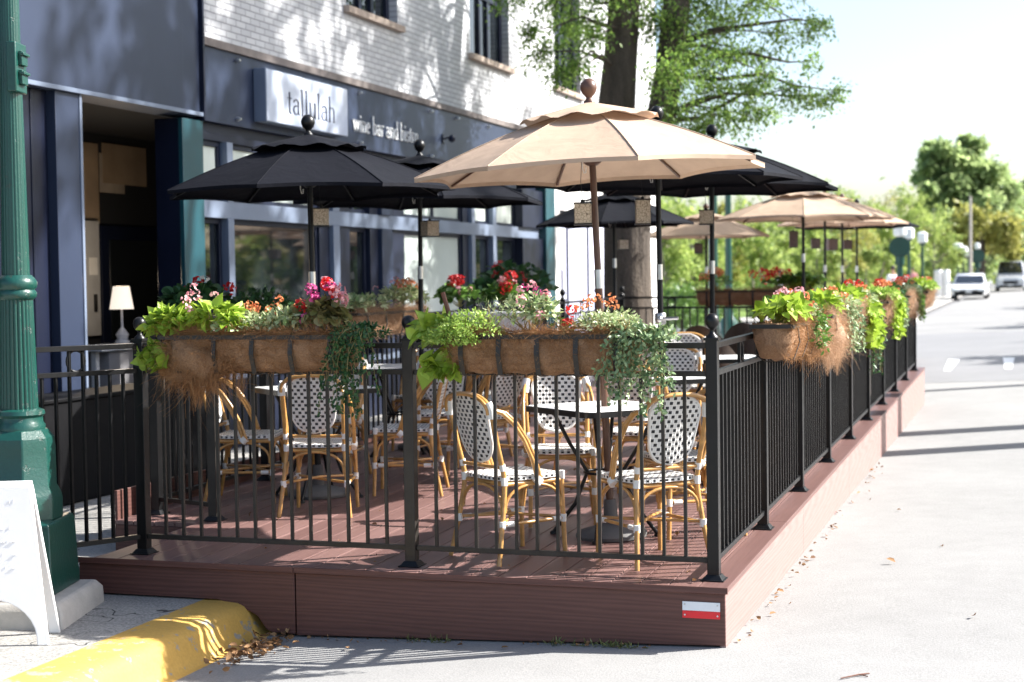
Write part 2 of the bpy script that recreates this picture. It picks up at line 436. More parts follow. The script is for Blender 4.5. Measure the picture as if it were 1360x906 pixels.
def ribbons(p0, path_fn, n, w, rng=R, seg=4):
    """thin curled ribbons: path_fn(n) -> (n, seg+1, 3)"""
    P = path_fn
    t = P[:,1:]-P[:,:-1]; t = np.concatenate([t, t[:,-1:]], 1)
    side = np.cross(t, rng.normal(size=(len(P),1,3))); side /= np.linalg.norm(side, axis=2, keepdims=True)+1e-9
    W = (np.asarray(w).reshape(-1,1,1) if hasattr(w,'__len__') else w)
    A = P-side*W/2; B = P+side*W/2
    m = P.shape[1]; V = np.stack([A,B], 2).reshape(len(P), m*2, 3)
    q = np.array([(2*i,2*i+1,2*i+3,2*i+2) for i in range(m-1)])
    F = (q[None]+ (np.arange(len(P))*m*2)[:,None,None]).reshape(-1,4)
    return V.reshape(-1,3), F, np.repeat(rng.random(len(P)), m-1)
# ================================================================== SETTING
SL = .0193                                            # the deck climbs with the street
def dz(y): return SL*y
def zr(x, y):                                         # road surface: crowned, rising gently
    return -.287 + .035*(max(-2.6, min(x, 3.2))-.1) + .0055*max(-12, min(y, 140))
def zs(y): return -.2 + .0055*max(-12, min(y, 140))    # sidewalk
GUT = -2.37
def sheet(name, xs, ys, zf, mat, kind='structure'):
    b = MB(); nx, ny = len(xs), len(ys)
    b.add([(x,y,zf(x,y)) for y in ys for x in xs],
          [(j*nx+i, j*nx+i+1, (j+1)*nx+i+1, (j+1)*nx+i) for j in range(ny-1) for i in range(nx-1)])
    o = b.build(name, mat, smooth=60); o['kind'] = kind; return o
YS = [-25,-12,-4,0,4,8,15,24,36,48,60,90,140,300]
sheet('ground', [-700,-60,-6.3,GUT-.05,60,700], [-40,-12,0,15,48,90,140,900], lambda x,y: zr(-2.6 if x<GUT else x,y)-.06, ASPH)
sheet('road', [GUT-.02,-1.2,.1,1.5,3.2,12,40], YS, lambda x,y: zr(x,y), ROAD)
sheet('resurfaced_road', [GUT,-.62,.1,1.5,3.2,12,40], [17.5,24,36], lambda x,y: zr(x,y)+.004, ASPH)
b = MB()
for k in range(0, 9):                                # crosswalk bars
    x0 = -.04+.99*k; y0, y1 = 20.3, 23.7
    b.add([(x0,y0,zr(x0,y0)+.008),(x0+.32,y0,zr(x0,y0)+.008),(x0+.22,y1,zr(x0,y1)+.008),(x0-.10,y1,zr(x0,y1)+.008)], [(0,1,2,3)])
o = b.build('crosswalk_marking', M('white_road_paint', (.78,.78,.76), .7, var=.1)); o['kind'] = 'structure'
# sidewalk (two slabs: one left of the curb; joints come from the material)
sheet('sidewalk', [-6.6,-4.4,-2.70], [-25,-12,0,8,15,24,48], lambda x,y: zs(y), WALK)
# curb with a rounded nose, painted yellow where the deck does not hide it
def curb(name, y0, y1, mat, ny=24):
    prof = [(-2.71,0.001),(-2.6,.003),(-2.50,-.004),(-2.455,-.020),(-2.43,-.05),(-2.415,-.09),(-2.395,-.13),(-2.37,-.152),(-2.33,-.160)]
    b = MB(); ys = np.linspace(y0, y1, ny); n = len(prof); vs = []
    for y in ys:
        wob = .006*math.sin(y*5.1)+.004*math.sin(y*13)
        for i, (x, z) in enumerate(prof):
            zz = zs(y)+z if i < 7 else zr(x,y)+.004*(8-i)
            vs.append((x+(wob if 2 < i < 8 else 0), y, zz))
    b.add(vs, [(j*n+i, j*n+i+1, (j+1)*n+i+1, (j+1)*n+i) for j in range(ny-1) for i in range(n-1)])
    o = b.build(name, mat, smooth=70); o['kind'] = 'structure'; return o
curb('curb', -12, .05, YELLOW, 60)
curb('curb', .05, 48, CONC, 60)
GRASSM = ground_mat('park_lawn', (.07,.13,.025), (.19,.26,.06), .4, 3)
sheet('lawn', [-200,-60,-9], [49.5,80,140,260], lambda x,y: zr(-2.6,y)+.02, GRASSM)
sheet('plaza', [-120,-20,-2.7], [48,49.5], lambda x,y: zr(-2.6,y)+.012, CONC)
sheet('far_sidewalk', [-9,-2.72], [49.5,80,140,260], lambda x,y: zr(-2.6,y)+.03, CONC)

# ------------------------------------------------------------------ deck
deck = thing('dining_deck', 'raised mahogany brown plank deck that carries the cafe tables', 'deck', (-1.9,0,0))
YE = 13.62
b = MB(); bw = .1446; k = 0; x = .098
rows = []
while x > -3.93:
    y0 = -.20 if x-bw > -3.47 else .92
    cuts = [y0]; yy = y0 + [1.9,3.6,2.7,4.3,3.1][k % 5]
    while yy < YE-.6: cuts.append(yy); yy += 3.66
    cuts.append(YE)
    for a, c in zip(cuts[:-1], cuts[1:]):
        x0, x1, t = x-bw+.005, x, .026
        a2 = a+.003
        v = [(x0,a2,dz(a)-t),(x1,a2,dz(a)-t),(x1,c,dz(c)-t),(x0,c,dz(c)-t),(x0,a2,dz(a)),(x1,a2,dz(a)),(x1,c,dz(c)),(x0,c,dz(c))]
        b.add(v, [(0,3,2,1),(4,5,6,7),(0,1,5,4),(1,2,6,5),(2,3,7,6),(3,0,4,7)])
    x -= bw; k += 1
b.build('deck_boards', DECK, deck, smooth=0, bevel=.0025)
XL = x
# black sheet under the boards: the shade in the gaps put in as colour
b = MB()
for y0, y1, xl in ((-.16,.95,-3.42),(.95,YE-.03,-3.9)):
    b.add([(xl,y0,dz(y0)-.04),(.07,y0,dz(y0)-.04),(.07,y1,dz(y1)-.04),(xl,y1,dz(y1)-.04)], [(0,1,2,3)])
b.build('gap_shade_sheet', BLACKWOOD, deck, smooth=0)
# front fascia: two boards, the left one cut away round the curb
top = -.032
b = MB()
poly = [(-2.168,top),(-2.168,-.352),(-2.30,-.349),(-2.335,-.335),(-2.36,-.30),(-2.385,-.268),(-2.43,-.245),(-2.50,-.236),(-2.515,-.215),(-2.62,-.192),(-3.46,-.192),(-3.46,top)]
b.prism(poly, 'y', -.186, -.158)
b.build('fascia_board', FASCIA, deck, bevel=.003)
b = MB()
b.prism([(.088,top),(.088,-.279),(-1.0,-.318),(-2.160,-.356),(-2.160,top)], 'y', -.186, -.158)
b.build('fascia_board', FASCIA, deck, bevel=.003)
# thin front nosing
b = MB(); b.box(-2.162,-.207,-.0285,.104,-.1995,.0025); b.box(-3.47,-.207,-.0285,-2.167,-.1995,.0025)
b.box(-3.47,-.1985,-.0305,.09,-.158,-.0275)
b.build('nosing', FASCIA, deck, bevel=.002)
# street side fascia lengths
ys = [-.186, 2.45, 5.0, 7.4, 9.9, YE]
for i, (a, c) in enumerate(zip(ys[:-1], ys[1:])):
    b = MB(); a2 = a+.004; xo = .090
    b.add([(xo,a2,zr(.1,a)-.004),(xo,c,zr(.1,c)-.004),(xo,c,dz(c)-.03),(xo,a2,dz(a)-.03),
           (xo-.028,a2,zr(.1,a)-.004),(xo-.028,c,zr(.1,c)-.004),(xo-.028,c,dz(c)-.03),(xo-.028,a2,dz(a)-.03)],
          [(0,1,2,3),(7,6,5,4),(0,4,5,1),(1,5,6,2),(2,6,7,3),(3,7,4,0)])
    b.build('fascia_board', FASCIA_LIT, deck, bevel=.002)
b = MB(); b.box(-3.47,-.158,-.19,-3.45,.92,-.031); b.box(-3.92,.92,-.185,-3.45,.94,-.01); b.box(-3.945,.94,-.19,-3.925,YE,.2); 
b.build('fascia_board', FASCIA, deck, bevel=.002)

# red and white reflector plate screwed to the corner
refl = thing('reflector_plate', 'small red and white reflector plate on the deck front corner', 'reflector', (-.04,-.19,-.12))
b = MB(); b.box(-.118,-.1905,-.117,.064,-.1865,-.074); b.build('white_strip', REFWHITE, refl, bevel=.001)
b = MB(); b.box(-.118,-.1905,-.153,.064,-.1865,-.1178); b.build('red_strip', RED, refl, bevel=.001)
for sx in (-.106,.052):
    for sz in (-.087,-.138):
        b = MB(); b.lathe([(.0045,0),(.0045,.002),(.002,.003)], (0,0,0), 8)
        b.v = [(sx+v[0], -.1905-v[2], sz+v[1]) for v in b.v]; b.build('screw', STEEL, refl)

# ------------------------------------------------------------------ iron railings
HB, HT1, HT2, HP = .095, 1.005, 1.142, 1.18
TS = .005                                             # the hand rails climb less than the deck
def drop(y): return (SL-TS)*y
def zt_(y): return 1.19+TS*y
def post(P, parent, mat, h=HP):
    x, y, z = P; b = MB(); w = .029; h -= drop(max(0,y))
    b.box(x-w,y-w,z+.012,x+w,y+w,z+h)
    o = b.build('post', mat, parent, bevel=.003)
    c = MB(); c.box(x-.036,y-.036,z+h-.012,x+.036,y+.036,z+h); c.lathe([(.032,0),(.030,.008),(.016,.02),(.010,.034),(.014,.042),(.020,.047),(.033,.063),(.0355,.082),(.031,.103),(.016,.116),(.001,.119)], (x,y,z+h), 18)
    c.build('finial', IRON, o, smooth=50)
    q = MB(); q.box(x-.058,y-.058,z+.0005,x+.058,y+.058,z+.006)
    q.add([(x-.05,y-.05,z+.006),(x+.05,y-.05,z+.006),(x+.05,y+.05,z+.006),(x-.05,y+.05,z+.006),(x-.033,y-.033,z+.028),(x+.033,y-.033,z+.028),(x+.033,y+.033,z+.028),(x-.033,y+.033,z+.028)],
          [(0,1,5,4),(1,2,6,5),(2,3,7,6),(3,0,4,7),(4,5,6,7)])
    q.build('base_plate', DARKMETAL, o, bevel=.002)
    return o
def panel(A, B, n, parent, mat, ring=True, zt=0, name='railing_panel', level=True):
    """one welded panel between post centres A and B: two upper rails, a bottom rail, n balusters"""
    A = Vector(A); B = Vector(B); d = (B-A).normalized(); a = A+d*.03; c = B-d*.03
    b = MB(); up = Vector((0,0,1)); da, dc = (drop(max(0,a.y)), drop(max(0,c.y))) if level else (0,0)
    b.bar(a+up*(HT2-da), c+up*(HT2-dc), .036, .028); b.bar(a+up*(HT1-da), c+up*(HT1-dc), .028, .026); b.bar(a+up*HB, c+up*HB, .028, .026)
    mids = (n//2-1, n//2) if n % 2 == 0 else (n//2, n//2+1)
    for i in range(n):
        p = a+(c-a)*((i+1)/(n+1)); tz = (HT2 if (ring and i in mids) else HT1)-(da+(dc-da)*((i+1)/(n+1)))
        b.bar(p+up*HB, p+up*(tz), .0165, .0165)
    if ring:
        q = a+(c-a)*((mids[0]+mids[1]+2)/2/(n+1))+up*((HT1+HT2)/2-(da+dc)/2); hd = Vector((d.x,d.y,0)).normalized()
        b.tube([q+hd*(.052*math.cos(t))+up*(.056*math.sin(t)) for t in np.linspace(0,2*PI,25)[:-1]], .007, 6, closed=True)
    o = b.build(name, mat, parent, bevel=.0015); return o
WF, WS = 1.5824, 1.4522
fr = thing('iron_railing', 'black iron railing along the deck front facing the camera', 'railing', (-1.58,0,0), group='railings around the deck')
PF = [(-2*WF,0,0), (-WF,0,0), (0,0,0)]
for P, m in zip(PF, (IRON, IRON_DUSTY, IRON)): post(P, fr, m)
panel(PF[0], PF[1], 13, fr, IRON_DUSTY); panel(PF[1], PF[2], 13, fr, IRON_DUSTY)
# wing towards the lamp post
wing = panel(PF[0], (-3.50,-.60,0), 7, fr, IRON)
sr = thing('iron_railing', 'long black iron railing between the deck and the street', 'railing', (0,7,0), group='railings around the deck')
PS = [(0,WS*i,dz(WS*i)) for i in range(1,10)]
prev = (0,0,0)
for P in PS:
    post(P, sr, IRON); panel(prev, P, 13, sr, IRON); prev = P
XLF = -3.80
lr = thing('iron_railing', 'black iron railing between the deck and the sidewalk by the shop windows', 'railing', (XLF,7,0), group='railings around the deck')
prev = None
for y in (1.2,2.7,4.22,5.74,7.26,8.78,10.3,11.82,13.1):
    P = (XLF,y,dz(y)); post(P, lr, IRON)
    if prev: panel(prev, P, 13, lr, IRON)
    prev = P
er = thing('iron_railing', 'short black iron return railing between the left chair and the sidewalk railing', 'railing', (-3.5,1.1,0), group='railings around the deck')
post((-3.31,1.05,dz(1.05)), er, IRON_DUSTY); panel((-3.31,1.05,dz(1.05)), (XLF,1.2,dz(1.2)), 4, er, IRON)
br_ = thing('iron_railing', 'far black iron railing closing the back end of the deck', 'railing', (-1.9,13.1,dz(13.1)), group='railings around the deck')
prev = (XLF,13.1,dz(13.1))
for x in (-2.55,-1.3):
    P = (x,13.1,dz(13.1)); post(P, br_, IRON); panel(prev, P, 11, br_, IRON); prev = P
panel(prev, (0,13.07,dz(13.1)), 11, br_, IRON)

# ------------------------------------------------------------------ hanging planters
RP = np.random.default_rng(21)
def planter(label, A, B, out, ztop=1.19, h=.185, depth=.2, fluff=0, straps=5, pale=False, group='coconut fibre planters hung on the railings', hang=.16, fl=(0,.45)):
    """trough between A and B (points on the railing line at deck level), bulging along unit vector out"""
    A = Vector(A); B = Vector(B); o2 = Vector((*out,0)); d = (B-A); L = d.length; d.normalize(); up = Vector((0,0,1))
    c = (A+B)/2 + o2*(.035+depth/2) + up*ztop
    t = thing('hanging_planter', label, 'planter', c, group=group)
    # liner: open trough grid, bellied and rough
    nu, prof = max(18, int(L*26)), []
    for s in np.linspace(0, 1, 15):                          # front rim -> bottom -> back rim
        if s < .36: q = s/.36; prof.append((depth/2*(1+.10*math.sin(q*PI)) - .035*q*q, .02-h*q))
        elif s < .64: q = (s-.36)/.28; prof.append((depth/2-.035-(depth-.07)*q, .02-h-.012*math.sin(q*PI)))
        else: q = (s-.64)/.36; prof.append((-depth/2+.035*(1-q)**2, .02-h*(1-q)))
    V = []
    for i in range(nu+1):
        u = i/nu; e = min(u, 1-u)*L
        k = math.sqrt(max(0., min(1, e/.05))) if e < .05 else 1
        bulge = 1+.09*abs(math.sin(u*PI*(straps)))+.04*math.sin(u*23+L*9)
        for (a, z) in prof:
            p = c + d*((u-.5)*L) + o2*(a*(.35+.65*k)*bulge + RP.normal()*.006) + up*(z*(1 if z > 0 else (.55+.45*k)) + RP.normal()*.005)
            V.append(p)
    m = len(prof)
    F = [(i*m+j, i*m+j+1, (i+1)*m+j+1, (i+1)*m+j) for i in range(nu) for j in range(m-1)]
    b = MB(); b.add(V, F); b.add([V[j] for j in range(m)], [tuple(range(m))]); b.add([V[nu*m+j] for j in range(m)], [tuple(range(m))[::-1]])
    # soil
    b.add([c+d*(sx*L*.48)+o2*(sy*depth*.46)-up*.02 for sx, sy in ((-1,-1),(1,-1),(1,1),(-1,1))], [(0,1,2,3)])
    b.build('coco_liner', COCO, t, smooth=80)
    # fibres bristling from the liner surface and rim
    n = int(L*4200); P0 = np.zeros((n,3)); i0 = RP.random(n); s0 = RP.random(n)
    rim = RP.random(n) < .45
    for k in range(n):
        if rim[k]: a, z = prof[0]; z += .012
        else: a, z = prof[int(s0[k]*6)]
        P0[k] = c + d*((i0[k]-.5)*L*.99) + o2*a + up*z
    dirs = np.outer(RP.normal(size=n), np.array(d))*.9 + np.outer(np.abs(RP.normal(size=n))*.25+.1, np.array(o2)) + np.outer(RP.normal(size=n)*.6, np.array(up))
    dirs /= np.linalg.norm(dirs, axis=1, keepdims=True)
    ln = RP.uniform(.02,.055,n); pts = []
    curl = RP.normal(size=(n,3))*.5
    for q in np.linspace(0,1,4):
        pts.append(P0 + dirs*(ln*q)[:,None] + curl*(ln*q*q)[:,None] + np.array(o2)*.004)
    V1 = ribbons(None, np.stack(pts,1), n, .0012, RP)
    parts = [V1]
    if fluff:
        n = fluff; uc = fl[0]+(fl[1]-fl[0])*.5
        # a matted clump under the loose strands
        tb = MB(); rg2 = np.random.default_rng(fluff); V, F = [], []; nu2, nv2 = 22, 14
        wu = (fl[1]-fl[0])*L*.46; hh = h*.52+hang*.22; cc = c+d*((uc-.5)*L)+o2*(depth*.36)-up*(h*.50+hang*.16)
        for j in range(nv2+1):
            for i in range(nu2):
                a_, e_ = 2*PI*i/nu2, PI*j/nv2; k_ = (1+.20*math.sin(3*a_+2*e_)+.14*math.sin(7*a_+1.3+5*e_)+rg2.normal()*.05)*(1-.28*max(0,-math.cos(e_)))
                V.append(cc + d*(wu*math.sin(e_)*math.cos(a_)*k_) + o2*(depth*.34*math.sin(e_)*math.sin(a_)*k_) + up*(hh*math.cos(e_)*k_))
        for j in range(nv2):
            for i in range(nu2): F.append((j*nu2+i, j*nu2+(i+1)%nu2, (j+1)*nu2+(i+1)%nu2, (j+1)*nu2+i))
        tb.add(V, F); tb.build('matted_fibre', COCO_PALE if pale else COCO, t, smooth=80)
        q0 = RP.normal(size=(n*2,3)); q0 /= np.linalg.norm(q0,axis=1,keepdims=True); n2 = n*2
        P0 = np.array(cc) + np.outer(q0[:,0]*wu*.98, np.array(d)) + np.outer(q0[:,1]*depth*.34, np.array(o2)) + np.outer(q0[:,2]*hh, np.array(up))
        dirs = np.outer(q0[:,0]*.5+RP.normal(size=n2)*.9, np.array(d)) + np.outer(q0[:,1]*.5+RP.normal(size=n2)*.5, np.array(o2)) + np.outer(q0[:,2]*.4+RP.normal(size=n2)*.6-.45, np.array(up))
        dirs /= np.linalg.norm(dirs, axis=1, keepdims=True)
        ln = RP.gamma(3, .011, n2).clip(.012, hang*1.1); curl = RP.normal(size=(n2,3))*.9; curl[:,2] -= .35; pts = []
        c2_ = RP.normal(size=(n2,3))*.5
        for q in np.linspace(0,1,7):
            pts.append(P0 + dirs*(ln*q)[:,None] + curl*(ln*q*q*.8)[:,None] + c2_*(ln*math.sin(q*5)*.25)[:,None])
        parts.append(ribbons(None, np.stack(pts,1), n2, RP.uniform(.0006,.0013,n2), RP))
        # a few hanging wisps
        for wq in range(9):
            ww = np.array(cc)+np.array(d)*(RP.normal()*wu*.5)-np.array(up)*hh*RP.uniform(.5,.8)+np.array(o2)*RP.normal()*.03; m_ = 60
            tip = np.array(d)*RP.normal()*.03-np.array(up)*hang*RP.uniform(.35,.85)
            st_ = ww+RP.normal(size=(m_,3))*.02; en_ = ww+tip*RP.uniform(.5,1,(m_,1))+RP.normal(size=(m_,3))*.006; bo = RP.normal(size=(m_,3))*.012
            pts = [st_*(1-q)+en_*q+bo*math.sin(q*PI) for q in np.linspace(0,1,7)]
            parts.append(ribbons(None, np.stack(pts,1), m_, RP.uniform(.0006,.0012,m_), RP))
    V2, F2, r2 = joinm(parts)
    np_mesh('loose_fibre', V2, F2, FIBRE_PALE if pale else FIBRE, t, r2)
    # wire frame
    w = MB(); y1 = depth/2*1.08+.012
    fr_ = [c+d*(-L/2)+o2*y1+up*.005, c+d*(L/2)+o2*y1+up*.005]
    w.bar(fr_[0], fr_[1], .006, .022)
    w.bar(c+d*(-L/2)+o2*(-depth/2-.012)+up*.005, c+d*(L/2)+o2*(-depth/2-.012)+up*.005, .006, .022)
    for e in (-1,1): w.bar(c+d*(e*L/2)-o2*(depth/2+.012)+up*.005, c+d*(e*L/2)+o2*y1+up*.005, .006, .022)
    w.build('wire_rim', IRON_DUSTY, t)
    for k in range(straps):
        u = (k+.5)/straps-.5; w = MB(); q = c+d*(u*L)
        pts = [q+o2*y1+up*.01, q+o2*(y1+.012)-up*(h*.45), q+o2*(y1-.022)-up*(h*.97), q+o2*(depth*.2)-up*(h+.006), q-o2*(depth*.3)-up*(h+.006), q-o2*(depth/2+.012)-up*(h*.8), q-o2*(depth/2+.014)+up*.01]
        for a, e in zip(pts[:-1], pts[1:]): 
            dd = Vector(e)-Vector(a); a2 = Vector(a)-dd*.04; e2 = Vector(e)+dd*.04
            s0_ = d*.0125; nn = dd.normalized().cross(d)*.002
            w.add([a2-s0_-nn,a2+s0_-nn,a2+s0_+nn,a2-s0_+nn,e2-s0_-nn,e2+s0_-nn,e2+s0_+nn,e2-s0_+nn], [(0,1,2,3),(7,6,5,4),(0,4,5,1),(1,5,6,2),(2,6,7,3),(3,7,4,0)])
        w.build('strap', IRON_DUSTY, t)
    return t, c, d, o2

# ------------------------------------------------------------------ plants
def pts_box(c, d, o2, n, u, a, z, rng):
    """random points: u along trough, a outwards, z up, each (lo, hi)"""
    d = np.array(d); o2 = np.array(o2)
    return np.array(c) + np.outer(rng.uniform(*u,n), d) + np.outer(rng.uniform(*a,n), o2) + np.outer(rng.uniform(*z,n), (0,0,1))
def mound(c, n, r, rng):
    """points in a dome, denser near its skin"""
    q = rng.normal(size=(n,3)); q /= np.linalg.norm(q, axis=1, keepdims=True); q[:,2] = np.abs(q[:,2])*1.0 - .15
    k = rng.uniform(.35,1,n)**.5
    return np.array(c) + q*k[:,None]*np.array(r), q
def stems(cb, tips, parent, w=.0035, mat=None):
    b = MB()
    for p in tips:
        p = Vector(p); a = Vector(cb)+Vector((RP.normal()*.02,RP.normal()*.02,0)); m = (a+p)/2+Vector((RP.normal()*.015,RP.normal()*.015,.01))
        b.tube([a,m,p], [w,w*.8,w*.5], 4, caps=False)
    return b.build('stems', mat or STEM, parent, smooth=80)
def blooms(name, centres, r, mat, parent, per=26, size=.013):
    for ctr in centres:
        q = rdir(per, .35, RP); V, F, r_ = leaves(np.array(ctr)+q*r, np.cross(q, RP.normal(size=q.shape))+q*.35, q, RP.uniform(.8,1.2,per)*size, ROUND, RP)
        np_mesh(name, V, F, mat, parent, r_)
def plant(name, label, cat, c, r, n, size, tpl, mat, group='plants in the railing planters', flowers=None, lobes=3, drop=None, out=None, seed=None):
    """bushy plant: dome of leaves on stems; flowers = [(mat, n, r, per, size)]"""
    rng = np.random.default_rng(zlib.crc32(f'{name}{c[0]:.2f}{c[1]:.2f}'.encode())) if seed is None else np.random.default_rng(seed)
    t = thing(name, label, cat, c, group=group)
    P, Q = [], []
    for k in range(lobes):
        off = rng.normal(size=3)*np.array(r)*.35; off[2] = abs(off[2])*.5
        p, q = mound(np.array(c)+off, n//lobes, np.array(r)*rng.uniform(.6,.9), rng); P.append(p); Q.append(q)
    P = np.concatenate(P); Q = np.concatenate(Q)
    D = Q*.9 + rng.normal(size=P.shape)*.55; D[:,2] -= .15
    Nn = Q + np.array((0,0,.9)) + rng.normal(size=P.shape)*.35
    V, F, rr = leaves(P, D, Nn, rng.uniform(.65,1.25,len(P))*size, tpl, rng)
    np_mesh('foliage', V, F, mat, t, rr)
    idx = rng.choice(len(P), min(16, len(P)), replace=False)
    stems(np.array(c)-np.array((0,0,r[2]*.5)), P[idx], t)
    for fl in flowers or []:
        fm, fn, frad, per, fs = fl
        q = rdir(fn, 1.2, rng); ctr = np.array(c) + np.array((0,0,.045)) + q*np.array(r)*rng.uniform(.75,1.12,(fn,1))
        blooms('flower_head', ctr, frad, fm, t, per, fs)
    return t
def trailing(name, label, A, B, out, n, length, size, tpl, mat, mat2=None, group='plants in the railing planters', per=26, seed=1, spread=.05, top=.07, cat='plant'):
    """curtain of trailing stems hanging from the segment A-B"""
    rng = np.random.default_rng(seed); A = np.array(A,float); B = np.array(B,float); o = np.array((*out,0.))
    t = thing(name, label, cat, (A+B)/2, group=group); b = MB(); P, D, Nn = [], [], []
    for k in range(n):
        u = rng.random(); p0 = A+(B-A)*u; ln = length*rng.uniform(.35,1); ox = rng.normal()*spread; oo = rng.uniform(.03,.09)
        path = []
        for q in np.linspace(0,1,9):
            z = top*math.sin(min(1,q*4)*PI*.5)*(1-q) - ln*max(0,q-.12)**1.05
            path.append(p0 + o*(oo*math.sin(min(1,q*2.2)*PI/2)) + (B-A)/np.linalg.norm(B-A)*(ox*q+.008*math.sin(q*9+k)) + np.array((0,0,z)))
        b.tube(path, .0015, 3, caps=False)
        path = np.array(path)
        m = int(per*ln/length)+4; s = rng.random(m)*8; i = np.minimum(s.astype(int),7); f = (s-i)[:,None]
        pp = path[i]*(1-f)+path[i+1]*f; P.append(pp); dd = rng.normal(size=(m,3)); dd[:,2] -= .5; dd += o*.5; D.append(dd); Nn.append(o+rng.normal(size=(m,3))*.45+np.array((0,0,.4)))
    P = np.concatenate(P)+rng.normal(size=(sum(map(len,P)),3))*.008; D = np.concatenate(D); Nn = np.concatenate(Nn)
    V, F, rr = leaves(P, D, Nn, rng.uniform(.6,1.25,len(P))*size, tpl, rng)
    np_mesh('foliage', V, F, mat, t, rr); b.build('stems', STEM, t, smooth=0)
    return t
# ================================================================== PLANTERS WITH THEIR PLANTS
PG = 'plants in the railing planters'
# front left
t, c, d, o2 = planter('ragged front planter beside the dusty middle post, with loose fibre hanging at one end', (-2.90,0,0), (-1.80,0,0), (0,-1), fluff=2600, straps=5, fl=(-.03,.40), hang=.19)
Y0 = -.14
plant('sweet_potato_vine', 'big lime green leaves heaped at the left end of the ragged front planter', 'plant', (-2.71,Y0,1.25), (.21,.13,.15), 300, .062, HEART, L_LIME, flowers=[(F_PINK,7,.018,12,.016)])
trailing('sweet_potato_vine', 'lime leaves spilling out low beside the left corner post', (-2.98,Y0+.02,1.13), (-2.90,Y0-.05,1.13), (-.6,-.6), 9, .13, .065, HEART, L_LIME, per=10, seed=4, spread=.06, top=.02)
plant('coral_flowered_plant', 'pale leafed plant dotted with coral flowers in the ragged front planter', 'plant', (-2.43,Y0,1.235), (.16,.10,.09), 420, .033, LEAF, L_VAR, flowers=[(F_ORANGE,12,.014,10,.014)])
plant('variegated_plant', 'pale green variegated plant in the middle of the ragged front planter', 'plant', (-2.20,Y0,1.245), (.13,.10,.11), 330, .045, LEAF, L_VAR, flowers=[(F_ORANGE,4,.022,18,.015)])
plant('begonia', 'bronze leafed begonia with pink, magenta and red flowers in the ragged front planter', 'plant', (-1.98,Y0,1.275), (.15,.10,.15), 260, .048, ROUND, L_BEG, flowers=[(F_MAG,4,.026,26,.020),(F_RED,3,.026,28,.018),(F_PINK,6,.022,18,.020)])
trailing('ivy', 'dark ivy trailing far down from the right end of the ragged front planter', (-1.90,Y0-.07,1.20), (-1.70,Y0-.05,1.20), (.1,-1), 30, .48, .026, LEAF, L_DARK, per=55, seed=7, spread=.07)
plant('ivy', 'dark leafy clump on the right end of the ragged front planter', 'plant', (-1.80,Y0,1.20), (.13,.11,.07), 420, .03, LEAF, L_DARK)
# front right
t, c, d, o2 = planter('front planter between the middle post and the right corner post, held by four black straps', (-1.30,0,0), (-.32,0,0), (0,-1), straps=5)
plant('sweet_potato_vine', 'few broad lime leaves rising at the left end of the neat front planter', 'plant', (-1.40,Y0+.03,1.20), (.10,.07,.09), 44, .085, HEART, L_LIME)
trailing('sweet_potato_vine', 'single lime shoot hanging under the left end of the neat front planter', (-1.40,Y0-.02,1.07), (-1.30,Y0-.04,1.07), (-.3,-.8), 5, .10, .085, HEART, L_LIME, per=7, seed=9, spread=.05, top=.02)
plant('feathery_sedum', 'bright feathery green plant spilling over the left end of the neat front planter', 'plant', (-1.245,Y0-.07,1.17), (.20,.15,.15), 4200, .021, LEAF, L_FEATH, lobes=6)
plant('twiggy_herb', 'thin sparse twigs standing behind the feathery green plant', 'plant', (-1.12,Y0+.05,1.27), (.10,.06,.12), 150, .03, THIN, L_VAR)
plant('pink_flowered_plant', 'upright pale green plant with pink flowers on top in the neat front planter', 'plant', (-.88,Y0,1.26), (.12,.09,.15), 300, .042, LEAF, L_VAR, flowers=[(F_PINK,5,.022,18,.014),(F_MAG,2,.016,12,.012)])
plant('red_geranium', 'lone red geranium bloom on bare stems in the neat front planter', 'plant', (-.72,Y0+.02,1.22), (.07,.06,.08), 26, .03, ROUND, L_GREEN, flowers=[(F_RED,2,.026,30,.016)])
plant('coral_flowered_plant', 'orange tinted bushy plant near the right end of the neat front planter', 'plant', (-.52,Y0,1.235), (.17,.11,.10), 800, .026, LEAF, L_VAR, flowers=[(F_ORANGE,16,.013,9,.012)], lobes=5)
trailing('ivy', 'variegated ivy trailing far down from the right end of the neat front planter', (-.42,Y0-.08,1.19), (-.22,Y0-.03,1.19), (.2,-1), 34, .46, .028, LEAF, L_IVY, per=50, seed=12, spread=.10)
plant('ivy', 'dense pale ivy over the right end of the neat front planter', 'plant', (-.34,Y0-.05,1.17), (.17,.13,.09), 900, .028, LEAF, L_IVY, lobes=4)
b = MB(); b.tube([(-1.258,-.13,1.08),(-1.295,-.125,1.25),(-1.345,-.12,1.415)], [.013,.013,.012], 8)
tag(b.build('wooden_stake', TEAKROD), 'weathered brown wooden stake leaning up out of the neat front planter', 'stake')
